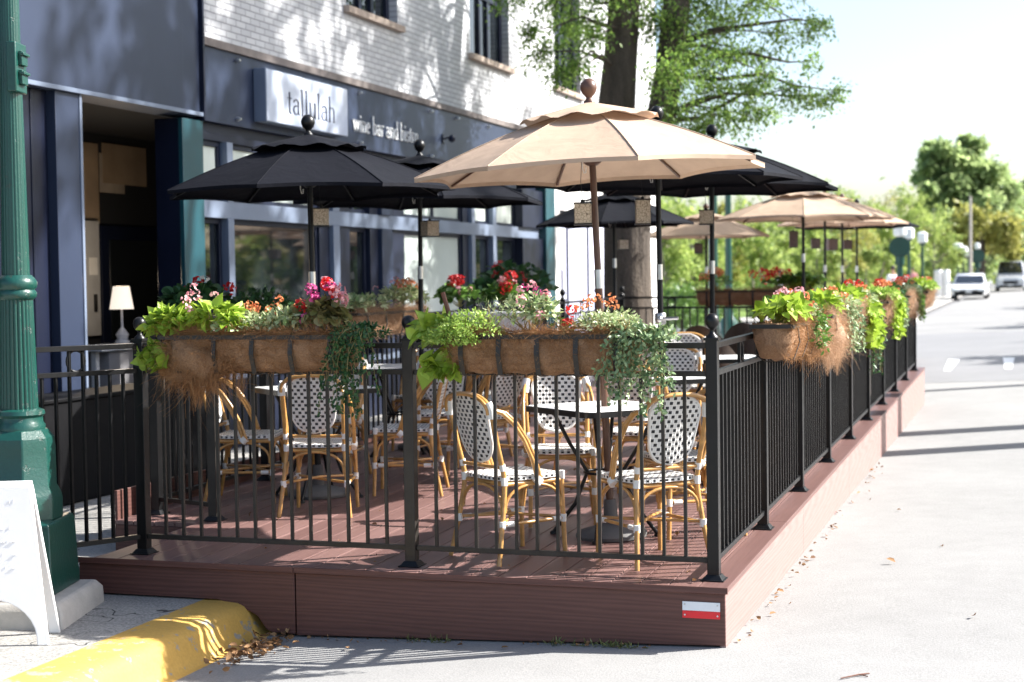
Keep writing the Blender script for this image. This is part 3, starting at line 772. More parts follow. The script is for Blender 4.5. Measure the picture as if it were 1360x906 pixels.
# street side
SP = [(.92,2.32,'first'),(2.62,3.95,'second'),(4.2,5.6,'third'),(6.6,8.0,'fourth'),(9.0,10.4,'fifth'),(11.8,13.05,'last')]
for i, (y0, y1, w) in enumerate(SP):
    zt = zt_((y0+y1)/2)
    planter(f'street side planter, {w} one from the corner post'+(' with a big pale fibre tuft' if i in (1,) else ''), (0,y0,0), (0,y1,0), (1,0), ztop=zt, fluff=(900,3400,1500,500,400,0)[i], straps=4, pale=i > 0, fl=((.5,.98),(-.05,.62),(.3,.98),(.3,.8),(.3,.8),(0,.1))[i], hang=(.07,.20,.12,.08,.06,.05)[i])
    xo = .14
    who = f'in the {w} street side planter'
    ym = (y0+y1)/2
    if i in (0,1,2,5): plant('sweet_potato_vine', f'bright lime leaves {who}', 'plant', (xo,y0+.25,zt+.065), (.14,.24,.095), 200, .062, HEART, L_LIME)
    if i in (2,3): trailing('sweet_potato_vine', f'long lime vine hanging out over the street {who}', (xo+.1,y0+.4,zt), (xo+.1,y0+1.0,zt), (1,0), 16, .40, .065, HEART, L_LIME, per=26, seed=30+i)
    plant('coral_flowered_plant', f'pale bushy plant with coral flowers {who}', 'plant', (xo,ym+.1,zt+.05), (.13,.30,.08), 460, .036, LEAF, L_VAR, flowers=[(F_ORANGE,9 if i != 1 else 14,.02,14,.017)], lobes=4)
    if i in (0,2,3,4): plant('geranium', f'geranium with {"red" if i>1 else "pale pink"} blooms {who}', 'plant', (xo-.02,y1-.3,zt+.06), (.13,.24,.09), 190, .05, ROUND, L_GREEN if i < 3 else L_DARK, flowers=[(F_RED if i > 1 else F_PINK,7,.03,30,.017),(F_WHITE,2,.02,14,.014)])
    if i in (0,1,2,3,4): trailing('ivy', f'ivy strands hanging towards the street {who}', (xo+.1,y1-.75,zt), (xo+.1,y1-.1,zt), (1,0), 22 if i else 10, (.18,.36,.60,.34,.30)[i], .034, LEAF, (L_GREEN,L_IVY,L_DARK,L_IVY,L_GREEN)[i], per=36, seed=40+i)
    if i in (3,5): plant('feathery_sedum', f'feathery yellow green plant {who}', 'plant', (xo+.04,y0+.3,zt+.04), (.15,.3,.085), 800, .05, LEAF, L_FEATH)
# sidewalk side railing, inside
for y0, y1, w, dark in ((1.3,2.6,'in the shade behind the left corner post',True),(3.8,5.3,'in the sun before the pale blind',False)):
    zt = zt_((y0+y1)/2)
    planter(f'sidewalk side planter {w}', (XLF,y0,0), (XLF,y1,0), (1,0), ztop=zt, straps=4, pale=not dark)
    ym = (y0+y1)/2
    if dark:
        plant('geranium', f'dark leafed geranium with two red blooms, {w}', 'plant', (XLF+.14,y0+.35,zt+.11), (.15,.34,.15), 340, .06, ROUND, L_DARK, flowers=[(F_RED,3,.035,34,.02),(F_WHITE,1,.02,14,.02)])
        plant('fern', f'dark bushy foliage beside the red geranium, {w}', 'plant', (XLF+.14,y1-.3,zt+.09), (.15,.34,.15), 420, .05, LEAF, L_DARK)
    else:
        plant('variegated_plant', f'pale green bushy plant at the near end, {w}', 'plant', (XLF+.14,y0+.36,zt+.06), (.15,.36,.10), 460, .05, LEAF, L_VAR)
        plant('coral_flowered_plant', 'tall pale plant with a coral bloom in the sidewalk side planter before the pale blind', 'plant', (XLF+.14,y1-.42,zt+.09), (.15,.40,.14), 560, .05, LEAF, L_VAR, flowers=[(F_ORANGE,4,.04,30,.022),(F_PINK,5,.02,12,.014)])
# far end planter
zt = zt_(13.1)
planter('long brown planter on the far end railing of the deck', (-2.75,13.1,0), (-1.25,13.1,0), (0,-1), ztop=zt+.02, straps=5)
plant('geranium', 'red geraniums in the far end planter', 'plant', (-1.75,12.95,zt+.12), (.4,.13,.13), 260, .06, ROUND, L_GREEN, flowers=[(F_RED,9,.05,36,.025)])
plant('coral_flowered_plant', 'coral flowers at the left of the far end planter', 'plant', (-2.5,12.95,zt+.12), (.25,.13,.13), 240, .05, LEAF, L_GREEN, flowers=[(F_ORANGE,8,.04,30,.024)])
plant('sweet_potato_vine', 'lime plant at the right of the far end planter', 'plant', (-1.35,12.95,zt+.09), (.2,.13,.12), 90, .08, HEART, L_LIME)
# white box with geraniums by the window
wb = thing('planter_box', 'white planter box standing by the sidewalk railing under the red geraniums', 'planter', (-3.45,6.6,dz(6.6)))
b = MB(); b.cbox((-3.45,6.6,dz(6.6)+.80),(.86,.34,.42),.3); b.build('box', WHITEWALL, wb, bevel=.01)
b = MB(); b.cbox((-3.45,6.6,dz(6.6)+1.025),(.92,.40,.035),.3); b.build('rim', WHITEWALL, wb, bevel=.006)
b = MB()
for sx in (-1,1): b.cbox((-3.45+sx*.36*math.cos(.3),6.6+sx*.36*math.sin(.3),dz(6.6)+.295),(.07,.26,.59),.3)
b.build('stand', IRON, wb)
plant('geranium', 'red geranium standing left on the white planter box', 'plant', (-3.68,6.5,1.30), (.16,.13,.15), 170, .06, ROUND, L_GREEN, flowers=[(F_RED,3,.055,44,.026),(F_PINK,3,.03,20,.02)], group='red geraniums by the windows')
plant('geranium', 'red geranium standing right on the white planter box', 'plant', (-3.28,6.65,1.30), (.20,.13,.15), 210, .06, ROUND, L_GREEN, flowers=[(F_RED,2,.055,44,.026),(F_PINK,4,.03,20,.02)], group='red geraniums by the windows')
plant('geranium', 'dark bushy geranium with one red bloom under the far shop window', 'plant', (-4.3,9.6,1.25), (.55,.4,.35), 420, .09, ROUND, L_DARK, flowers=[(F_RED,3,.07,44,.035)], group='red geraniums by the windows')

# ================================================================== BISTRO CHAIR
def bistro_proto():
    t = thing('bistro_chair', '', 'chair', (0,0,0), group='woven bistro chairs')
    SH = .425; r = .0135
    def leg(sx, front):
        b = MB(); w = MB()
        if front:
            p = [(sx*.182,.178,SH),(sx*.184,.180,.30),(sx*.188,.186,.14),(sx*.192,.192,0)]
            b.tube(p, [r,r,r*.98,r*.92], 9)
            ws = [([(sx*.182,.178,SH-.012),(sx*.182,.178,SH+.03)], .0175), ([(sx*.1855,.183,.185),(sx*.187,.185,.225)], .0172)]
        else:
            p = [(sx*.188,-.275,.785),(sx*.184,-.232,.60),(sx*.182,-.210,.52),(sx*.180,-.190,.43),(sx*.184,-.196,.36),(sx*.198,-.222,.20),(sx*.222,-.262,0)]
            b.tube(p, [r,r,r,r,r,r*.98,r*.92], 9)
            ws = [([(sx*.1805,-.192,SH-.02),(sx*.1803,-.194,SH+.022)], .0178), ([(sx*.196,-.218,.185),(sx*.1985,-.222,.225)], .0175), ([(sx*.181,-.200,.482),(sx*.1815,-.207,.515)], .0170)]
        o = b.build('leg', BAMBOO, t, smooth=60)
        for pw, rw in ws: w = MB(); w.tube(pw, rw, 9); w.build('binding', WRAP, o, smooth=40)
    for sx in (-1,1): leg(sx, True); leg(sx, False)
    # back hoop (doubled cane)
    def hoop(y):
        pts = []
        for a in np.linspace(-.06, PI+.06, 19):
            ca, sn = math.cos(a), math.sin(a); pts.append((.188*math.copysign(abs(ca)**.72,ca), -.275-.030*max(0,sn)+y, .785+.092*math.copysign(abs(sn)**.85,sn)))
        return pts
    b = MB(); b.tube(hoop(0), .0125, 9); b.tube(hoop(-.020), .0105, 8); b.build('back_frame', BAMBOO, t, smooth=60)
    for sx in (-1,1):
        w = MB(); w.tube([(sx*.1875,-.274,.755),(sx*.1875,-.277,.80),(sx*.176,-.287,.838)], [.0235,.024,.021], 9); w.build('shoulder_wrap', WRAP, t, smooth=50)
    # side braces: twin canes curving from the shoulder down to the seat side
    for sx in (-1,1):
        b = MB()
        for k, (dy, rr) in enumerate(((0,.0115),(.021,.0105))):
            b.tube([(sx*.188,-.270+dy*.6,.80),(sx*.199,-.215+dy,.782),(sx*.208,-.150+dy,.725),(sx*.213,-.088+dy,.635),(sx*.213,-.035+dy,.53),(sx*.209,-.005+dy,.44),(sx*.205,.004+dy,.405)], rr, 8)
        b.build('side_brace', BAMBOO, t, smooth=60)
        w = MB(); w.tube([(sx*.2035,-.008,.405),(sx*.204,.018,.43)], .026, 9); w.build('binding', WRAP, t, smooth=50)
    # woven back: a stadium shaped panel following the lean
    b = MB(); nu, nv = 14, 20; z0, z1, hw = .520, .868, .132
    def half(z):
        q = (z-z0)/(z1-z0)
        if q < .38: return hw*math.sqrt(max(0, 1-((.38-q)/.38)**2))**.9
        if q > .70: return (hw+.014)*max(.3, 1-((q-.70)/.30)**3.2*.62)
        return hw+.014*(q-.38)/.32
    def yy(z, u): return -.196-.30*(z-.44)*(.62+.18*(z-.44)/.43) - .014*(1-u*u)
    V, F, U = [], [], []
    for side in (0,1):
        base = len(V)
        for j in range(nv+1):
            z = z0+(z1-z0)*j/nv; h = max(.006, half(z))
            for i in range(nu+1):
                u = -1+2*i/nu; V.append((u*h, yy(z,u)+(.006 if side else -.006), z))
        for j in range(nv):
            for i in range(nu):
                q = (base+j*(nu+1)+i, base+j*(nu+1)+i+1, base+(j+1)*(nu+1)+i+1, base+(j+1)*(nu+1)+i)
                F.append(q if side == 0 else q[::-1])
                uv = [(V[k][0], V[k][2]) for k in F[-1]]; U.append(uv)
    b.add(V, F, 0, U); bk = b.build('backrest', WEAVE, t, smooth=80)
    e = MB(); edge = []
    for j in range(nv+1): z = z0+(z1-z0)*j/nv; edge.append((max(.006,half(z)), yy(z,1), z))
    for j in range(nv,-1,-1): z = z0+(z1-z0)*j/nv; edge.append((-max(.006,half(z)), yy(z,1), z))
    e.tube(edge, .0095, 7, closed=True); e.build('edge_roll', WRAP, bk, smooth=60)
    b = MB(); b.tube([(-.182,-.204,.498),(0,-.212,.498),(.182,-.204,.498)], .0105, 8); b.build('cross_bar', BAMBOO, t, smooth=60)
    # seat
    b = MB(); n = 16; V, F, U = [], [], []
    def sq(i, j):
        x, y = -1+2*i/n, -1+2*j/n
        k = max(abs(x),abs(y)); e_ = (abs(x)**5+abs(y)**5)**(1/5) if k > 0 else 1
        s_ = (k/e_) if e_ > 0 else 1
        return x*s_, y*s_
    for layer in (0,1):
        base = len(V)
        for j in range(n+1):
            for i in range(n+1):
                x, y = sq(i,j); wdt = .200-.012*(y < 0)*(-y)
                m = max(abs(x),abs(y))
                z = SH+.028-.010*(1-x*x)*(1-y*y)-(.008*max(0,(m-.86)/.14)) if layer == 0 else SH+.002
                V.append((x*wdt, y*.200-.005, z))
        for j in range(n):
            for i in range(n):
                q = (base+j*(n+1)+i, base+j*(n+1)+i+1, base+(j+1)*(n+1)+i+1, base+(j+1)*(n+1)+i)
                F.append(q if layer == 0 else q[::-1]); U.append([(V[k][0]+V[k][1]*.0, V[k][1]) for k in F[-1]])
    b.add(V, F, 0, U)
    # woven skirt round the seat
    ring = [(i,0) for i in range(n)]+[(n,j) for j in range(n)]+[(i,n) for i in range(n,0,-1)]+[(0,j) for j in range(n,0,-1)]
    s0 = 0
    for a, c_ in zip(ring, ring[1:]+ring[:1]):
        pa = V[a[1]*(n+1)+a[0]]; pc = V[c_[1]*(n+1)+c_[0]]; L = math.dist(pa[:2],pc[:2])
        b.add([(pa[0],pa[1],SH+.002),(pc[0],pc[1],SH+.002),pc,pa], [(0,1,2,3)], 0, [[(s0,0),(s0+L,0),(s0+L,.024),(s0,.024)]]); s0 += L
    st = b.build('seat', WEAVE_S, t, smooth=60)
    b = MB(); fr = [(-.178,-.186,SH-.016),(.178,-.186,SH-.016),(.182,.178,SH-.016),(-.182,.178,SH-.016)]
    for a, c_ in zip(fr, fr[1:]+fr[:1]): b.tube([a,c_], .0125, 8)
    b.build('seat_frame', BAMBOO, t, smooth=60)
    # arched braces under the seat, one on every side
    def arch(a, c_):
        a = Vector(a); c_ = Vector(c_); b = MB()
        b.tube([a+(c_-a)*((1-math.cos(q))/2*.94+.03)+Vector((0,0,.135*abs(math.sin(q))**.75)) for q in np.linspace(0,PI,15)], .0085, 7)
        b.build('arched_brace', BAMBOO, t, smooth=60)
    A = [(-.190,-.208,.265),(.190,-.208,.265),(.185,.181,.265),(-.185,.181,.265)]
    for a, c_ in zip(A, A[1:]+A[:1]): arch(a, c_)
    for sx in (-1,1):
        b = MB(); b.tube([(sx*.197,-.22,.205),(sx*.187,.185,.205)], .0095, 8)
        o = b.build('stretcher', BAMBOO, t, smooth=60)
        for pw in ([(sx*.1955,-.195,.205),(sx*.194,-.145,.205)],[(sx*.1885,.16,.205),(sx*.190,.11,.205)]): w = MB(); w.tube(pw, .014, 8); w.build('binding', WRAP, o, smooth=40)
    b = MB(); b.tube([(-.196,-.21,.21),(0,-.02,.226),(.187,.18,.21)], .0085, 7); b.tube([(.196,-.21,.212),(0,-.03,.212),(-.187,.18,.212)], .0085, 7)
    b.build('cross_stretcher', BAMBOO, t, smooth=60)
    return t
CH = [  # x, y, facing, label
 (-1.145,.375,(.58,.81),'bistro chair beside the middle post, its side and arm brace towards us'),
 (-.43,.42,(-.70,.71),'bistro chair with its back to us right beside the right corner post'),
 (-1.20,1.42,(.35,-.93),'bistro chair facing us across the nearest right hand table, its woven back in full view'),
 (-.40,1.22,(-.80,-.60),'bistro chair half hidden behind the chair at the right corner post'),
 (-2.78,1.47,(-.25,.97),'bistro chair with its back to us squarely before the front left table'),
 (-3.46,1.82,(.95,.25),'bistro chair in side view at the far left, before the sidewalk railing'),
 (-2.56,2.33,(-.93,-.25),'bistro chair turned left at the right side of the front left table'),
 (-3.35,2.85,(.15,-1),'sunlit bistro chair facing us behind the front left table'),
 (-3.30,4.55,(-.1,-1),'bistro chair facing us behind the second left hand table'),
 (-2.70,3.30,(-.55,.83),'bistro chair with its back to us behind the dusty middle post'),
 (-2.28,3.15,(-.80,.45),'shaded bistro chair left of the front chair with the narrow side view'),
 (-1.60,3.15,(.98,-.1),'bistro chair at the left of the second right hand table'),
 (-.95,2.38,(0,1),'bistro chair with its back to us behind the nearest umbrella pole'),
 (-.42,3.2,(-.96,-.2),'bistro chair against the street railing at the second right hand table'),
 (-1.05,3.75,(.1,-1),'bistro chair facing us behind the second right hand table'),
 (-.42,5.05,(-1,-.1),'bistro chair against the street railing at the third right hand table'),
 (-1.55,4.95,(1,.05),'bistro chair at the left of the third right hand table'),
 (-2.45,5.25,(-.6,-.8),'bistro chair facing us at the back, below the white planter box'),
 (-1.3,5.68,(.4,-.9),'bistro chair turned half towards us behind the third right hand table'),
 (-2.75,4.35,(-.9,-.3),'bistro chair turned left beside the second left hand table'),
]
proto = bistro_proto()
for i, (x, y, f, lab) in enumerate(CH):
    rz = math.atan2(-f[0], f[1])
    if i == 0: o = proto; o.location = (x,y,dz(y)+.002); o.rotation_euler = (0,0,rz); o['label'] = lab
    else: dup(proto, (x,y,dz(y)+.002), rz, lab)
# dark barrel chairs further back
def barrel_proto():
    t = thing('wicker_armchair', '', 'chair', (0,0,0), group='dark wicker armchairs at the back of the deck')
    WK = M('dark_brown_wicker', (.055,.036,.026), .5, var=.4, vs=60, bmp=.6, bs=140)
    b = MB(); V, F = [], []; n = 18
    for layer, rr in ((0,.29),(1,.255)):
        for i in range(n+1):
            a = PI*(-.12)+PI*1.24*i/n; h = .60+.33*max(0,math.sin(a))**1.3
            for z in (.20,.42,h-.03,h): V.append((rr*math.cos(a), -rr*math.sin(a)*.95, z))
    for layer in (0,1):
        for i in range(n):
            for k in range(3):
                q = layer*(n+1)*4+i*4+k; f = (q,q+1,q+5,q+4); F.append(f if layer else f[::-1])
    m = (n+1)*4
    for i in range(n): F.append((i*4+3, i*4+7, m+i*4+7, m+i*4+3))
    for i in (0,n): F += [(i*4+k, i*4+k+1, m+i*4+k+1, m+i*4+k) for k in range(3)]
    b.add(V, F); b.build('backrest', WK, t, smooth=50)
    b = MB(); b.lathe([(.24,.34),(.25,.36),(.25,.42),(.22,.445),(.001,.45)], (0,.02,0), 20); b.build('seat', M('brown_cushion', (.16,.11,.075), .9, bmp=.2), t)
    for sx in (-.2,.2):
        for sy in (-.18,.2):
            b = MB(); b.tube([(sx,sy,0),(sx*.95,sy*.95,.36)], .018, 8); b.build('leg', WK, t)
    return t
bp = barrel_proto(); BC = [(-1.25,6.35,(.3,1)),(-.95,6.75,(.2,1)),(-.62,7.1,(0,1)),(-.28,7.5,(-.2,1))]
for i, (x, y, f) in enumerate(BC):
    lab = 'dark wicker armchair, %s in the row behind the right corner post' % ('leftmost','second from the left','third from the left','rightmost')[i]
    rz = math.atan2(-f[0], f[1])
    if i == 0: bp.location = (x,y,dz(y)); bp.rotation_euler = (0,0,rz); bp['label'] = lab
    else: dup(bp, (x,y,dz(y)), rz, lab)

# ================================================================== TABLES
def table_proto():
    t = thing('bistro_table', '', 'table', (0,0,0), group='square white bistro tables')
    H, hs = .735, .335
    def sq_(h, r=.055, n=7):
        return [(sx*(h-r)+r*math.cos(a0+q), sy*(h-r)+r*math.sin(a0+q)) for sx, sy, a0 in ((1,1,0),(-1,1,PI/2),(-1,-1,PI),(1,-1,1.5*PI)) for q in np.linspace(0,PI/2,n)]
    b = MB(); b.prism(sq_(hs-.008), 'z', H-.02, H); b.build('tabletop', TABLETOP, t, smooth=30, bevel=.003)
    b = MB(); o_, i_ = sq_(hs), sq_(hs-.0075); m_ = len(o_); V = [(x,y,z) for pl_, z in ((i_,H-.034),(o_,H-.034),(o_,H-.002),(i_,H-.002)) for x, y in pl_]
    b.add(V, [(q*m_+k, q*m_+(k+1)%m_, ((q+1)%4)*m_+(k+1)%m_, ((q+1)%4)*m_+k) for q in range(4) for k in range(m_)]); b.build('rim', IRON, t, smooth=40)
    for k in range(4):
        a = PI/4+k*PI/2; ca, sa = math.cos(a), math.sin(a); b = MB()
        b.tube([(.30*ca,.30*sa,H-.02),(.20*ca,.20*sa,.52),(.10*ca,.10*sa,.36),(.17*ca,.17*sa,.18),(.30*ca,.30*sa,.012)], .0115, 8)
        b.lathe([(.022,0),(.022,.01),(.012,.02)], (.30*ca,.30*sa,.001), 10)
        b.build('leg', IRON, t, smooth=60)
    b = MB(); b.tube([(.115*math.cos(q),.115*math.sin(q),.36) for q in np.linspace(0,2*PI,25)[:-1]], .008, 6, closed=True); b.build('ring', IRON, t, smooth=60)
    return t
TB = [(-.83,1.06,'nearest right hand bistro table, beneath the big tan parasol'),(-3.08,2.04,'front left bistro table before the green window reflection'),
      (-3.25,3.95,'second left hand bistro table, behind the middle post'),(-.96,3.06,'second right hand bistro table, behind the nearest one'),
      (-.92,5.0,'third right hand bistro table, by the street railing'),(-.75,7.9,'bistro table at the dark wicker armchairs')]
tp = table_proto()
for i, (x, y, lab) in enumerate(TB):
    if i == 0: tp.location = (x,y,dz(y)); tp.rotation_euler = (0,0,.87); tp['label'] = lab
    else: dup(tp, (x,y,dz(y)), (.87,.87,.55,.70,.40,.1)[i], lab)

# ================================================================== PARASOLS
TAN = cloth_mat('tan_canvas', (.49,.36,.265), .12); BLK = cloth_mat('black_canvas', (.0045,.005,.0085), .01, .75, .12)
def parasol(label, x, y, za, rad, kind, rz=.2, zb=None, base=True, n=8, drop=.36, crank=False, tilt=0, pole_r=.019):
    """za: height of the canopy apex, rad: radius at the corners"""
    z0 = dz(y) if zb is None else zb
    t = thing('parasol', label, 'umbrella', (x,y,z0), group='parasols over the cafe tables')
    cm = TAN if kind == 'tan' else BLK; pm = POLE_BROWN if kind == 'tan' else DARKMETAL
    b = MB(); b.tube([(x,y,z0+.02),(x,y,z0+1.42)], pole_r*1.12, 14); b.tube([(x,y,z0+1.42),(x,y,za)], pole_r, 14); b.build('pole', pm, t, smooth=40)
    b = MB(); b.tube([(x,y,z0+1.40),(x,y,z0+1.505)], pole_r*1.2, 14); b.build('sleeve', STEEL, t, smooth=40)
    def rim(i): a = rz+2*PI*i/n; return Vector((x+rad*math.cos(a), y+rad*math.sin(a), za-drop))
    top = Vector((x,y,za)); b = MB(); V, F, U = [], [], []; ns, nr = 8, 10
    rr = np.random.default_rng(int(abs(x*1000)+abs(y*100)))
    for i in range(n):
        A, B = rim(i), rim(i+1); base_ = len(V)
        for j in range(nr+1):
            s = .02+.98*j/nr
            for k in range(ns+1):
                q = k/ns; p = top+(A*(1-q)+B*q-top)*s
                sag = .085*rad*s*s*4*q*(1-q)*.55                  # taut cloth: edge scallops between the ribs
                hang = .05*math.sin(s*PI)*1.0
                inw = (top-p); inw.z = 0
                p = p + inw*(.055*4*q*(1-q)*s*s) + Vector((0,0,.030*math.sin(s*PI)*rad - .012*4*q*(1-q)*math.sin(s*PI) + sag*.28))
                V.append(p)
        for j in range(nr):
            for k in range(ns):
                a = base_+j*(ns+1)+k; F.append((a,a+1,a+ns+2,a+ns+1))
        # hem
        h0 = len(V)
        for k in range(ns+1): V.append(V[base_+nr*(ns+1)+k]+Vector((0,0,-.022)))
        for k in range(ns): F.append((base_+nr*(ns+1)+k, base_+nr*(ns+1)+k+1, h0+k+1, h0+k))
    b.add(V, F); b.build('canopy', cm, t, smooth=28)
    # seams along the ribs
    b = MB()
    for i in range(n):
        A = rim(i); pts = []
        for s in np.linspace(.05,1,9): pts.append(top+(A-top)*s+Vector((0,0,.030*math.sin(s*PI)*rad+.002)))
        b.tube(pts, .0035, 5)
    b.build('seam', cm, t, smooth=60)
    # vent cap, slightly lifted with a ruffled edge
    b = MB(); V, F = [], []; m = n*8; vr = .40*rad; lift = .030
    for j in range(6):
        s = .06+.94*j/5
        for k in range(m):
            a = rz+2*PI*k/m; loc = (k % 8)/8; sc = (1-.075*4*loc*(1-loc)*.8)*s*vr
            zz = za+lift*.75 - drop*(sc/rad)*(.90) + .030*rad*math.sin(min(1,sc/rad)*PI) + lift*.15
            if j == 5: zz += .010*math.sin(a*n*1.5+rr.random()*.9+.4*math.sin(a*3)) - .004
            if j == 4: zz += .004*math.sin(a*n*1.5)
            V.append((x+sc*math.cos(a), y+sc*math.sin(a), zz))
    for j in range(5):
        for k in range(m): F.append((j*m+k, j*m+(k+1)%m, (j+1)*m+(k+1)%m, (j+1)*m+k))
    b.add(V, F); b.build('vent_cap', cm, t, smooth=60)
    f = MB(); f.lathe([(.030,-.012),(.032,.006),(.022,.016),(.016,.026),(.020,.034),(.036,.05),(.046,.075),(.047,.09),(.040,.112),(.022,.131),(.001,.136)], (x,y,za+.022), 20)
    f.build('finial', POLE_BROWN if kind == 'tan' else IRON, t, smooth=60)
    hub = za-.30; b = MB(); b.lathe([(.026,-.03),(.05,-.012),(.052,.012),(.03,.03)], (x,y,hub), 16); b.build('hub', pm, t, smooth=40); b = MB(); b.lathe([(.03,-.05),(.045,-.03),(.04,0)], (x,y,za-.05), 14); b.build('crown_hub', pm, t, smooth=40)
    for i in range(n):
        A = rim(i); b = MB(); rib = [top+(A-top)*s+Vector((0,0,.030*math.sin(s*PI)*rad-.014)) for s in (.04,.3,.55,.8,.985)]
        for a_, c_ in zip(rib[:-1], rib[1:]): b.bar(a_, c_, .012, .012)
        o = b.build('rib', pm, t)
        s_ = MB(); s_.bar(Vector((x,y,hub))+(A-top).normalized()*.04*Vector((1,1,0)), rib[2]-Vector((0,0,.006)), .010, .010); s_.build('strut', pm, o)
    b = MB(); hk = Vector((x-.045,y-.05,za-.34)); b.tube([hk+Vector((0,0,.10)),hk,hk+Vector((.008,0,-.03)),hk+Vector((.018,0,-.03)),hk+Vector((.02,0,0))], .003, 5); b.build('cord_hook', WRAP, t, smooth=60)
    if crank:
        b = MB(); b.lathe([(.035,-.04),(.04,-.03),(.04,.03),(.035,.04)], (x,y,z0+1.13), 14); b.tube([(x,y-.03,z0+1.13),(x+.01,y-.07,z0+1.13),(x+.14,y-.07,z0+1.135)], .012, 8); b.ball((x+.01,y-.075,z0+1.13), .022); b.build('crank', STEEL, t, smooth=50)
    if base:
        b = MB(); b.lathe([(.200,0),(.203,.018),(.190,.036),(.11,.058),(.042,.075),(.036,.20),(.030,.21)], (x,y,z0+.001), 32); b.build('base', M('grey_stone_base', (.25,.24,.23), .7, var=.25) if 'BASE_M' not in globals() else BASE_M, t, smooth=40)
    return t
BASE_M = M('grey_stone_base', (.12,.115,.11), .7, var=.25)
BLACKBASE = BASE_M
LM, nt, bb, out = new_mat('punched_lantern_paper')
uvc = coords(nt, False, (1,1,1)); vo = N(nt, 'TexVoronoi', feature='DISTANCE_TO_EDGE'); vo.inputs['Scale'].default_value = 58
nt.links.new(uvc, vo.inputs['Vector'])
nt.links.new(ramp(nt, vo.outputs['Distance'], [(.02,(.22,.16,.11)),(.07,(.58,.48,.36))]), bb.inputs['Base Color']); bb.inputs['Roughness'].default_value = .7
def lantern(label, x, y, z, ztop, w=.10, h=.125, rz=.4, dark=False):
    t = thing('hanging_lantern', label, 'lantern', (x,y,z), rz, group='square lanterns hanging under the parasols')
    b = MB(); hw = w/2
    for sx, sy, ax, ay in ((0,-hw,hw,0),(0,hw,hw,0),(-hw,0,0,hw),(hw,0,0,hw)): b.box(sx-ax-.002,sy-ay-.002,-h/2,sx+ax+.002,sy+ay+.002,h/2)
    b.build('shade', M('dark_lantern_shade', (.14,.10,.085), .7, var=.3, vs=40) if dark else LM, t, local=True, smooth=0)
    b = MB(); e = hw+.006
    for zz in (-h/2-.004, h/2-.004): b.box(-e,-e,zz,e,e,zz+.008)
    b.build('frame', IRON, t, local=True)
    b = MB(); b.tube([(0,0,h/2),(0,0,h/2+.02)], .012, 8); b.tube([(0,0,h/2+.01),(-.01,.004,(ztop-z)*.6),(-.004,0,ztop-z)], .0016, 4); b.build('wire', DARKMETAL, t, local=True, smooth=0)
    return t
# x, y, finial-based apex height, radius, kind
UM = [
 ('big tan parasol over the nearest table, with a brown pole', -.875,1.0, 2.435,1.005,'tan',.494,True,False),
 ('black parasol at the left, before the shop sign', -3.12,2.08, 2.435,1.0,'black',.12,True,False),
 ('black parasol behind the left one, half covered by the tan canopy', -3.33,4.62, 2.48,1.04,'black',.55,True,False),
 ('black parasol just behind the tan one, with a white crank on its pole', -.985,3.12, 2.495,.98,'black',.2,True,True),
 ('black parasol over the third table by the street, jutting out to the right', -.99,5.07, 2.54,1.04,'black',.42,True,False),
]
for k_, (lab, x, y, za, rad, kind, rz, base, crank) in enumerate(UM):
    o = parasol(lab, x, y, za, rad, kind, rz, crank=crank, n=8)
    ln_ = (2.3,.6,-.4,.5,-.3)[k_]                         # none of them stands quite upright
    ax_ = Vector((-.3138,.9494,0)); sh = math.sin(math.radians(ln_))*2.35
    o.rotation_mode = 'QUATERNION'; o.rotation_quaternion = Quaternion(ax_, math.radians(-ln_)); o.location = Vector(o.location)+Vector((.9494,.3138,0))*sh
# ================================================================== FAR PARASOLS, SECOND DECK, LANTERNS
d2 = thing('dining_deck', 'second low brown deck beyond the far railing, under the distant parasols', 'deck', (-2,19,0))
b = MB(); x = -.85
while x > -4.3:
    b.box(x-.14,14.4,-.02,x,24.5,.12); x -= .146
b.build('deck_boards', DECK, d2, smooth=0)
b = MB(); b.box(-.848,14.4,-.2,-.82,24.5,.10); b.box(-4.4,14.37,-.2,-.82,14.398,.10); b.build('fascia_board', FASCIA, d2)
FU = [
 ('black parasol far back before the tree trunk', -3.05,9.85, 2.42,.90,'black',.1,None),
 ('tan parasol at the far end of the deck, largest of the distant ones', -1.31,12.56, 2.53,1.09,'tan',.15,None),
 ('distant parasol on a black pole, first behind the far tan one', -1.56,16.68, 2.66,1.10,'tan',.5,.12),
 ('distant parasol, second behind the far tan one', -1.55,18.81, 2.64,1.06,'tan',.0,.12),
 ('distant dark parasol, last of the row behind the far tan one', -1.54,20.92, 2.65,1.10,'black',.3,.12),
 ('pale tan parasol far back left of the green lamp post', -3.26,16.13, 2.42,.96,'tan',.3,.12),
]
for lab, x, y, za, rad, kind, rz, zb in FU:
    o = parasol(lab, x, y, za, rad, 'tan' if kind == 'tan' else 'black', rz, zb=zb, drop=.34)
    if kind == 'tan':
        for ch in o.children:
            if ch.name.startswith(('pole','hub')): ch.data.materials.clear(); ch.data.materials.append(DARKMETAL)
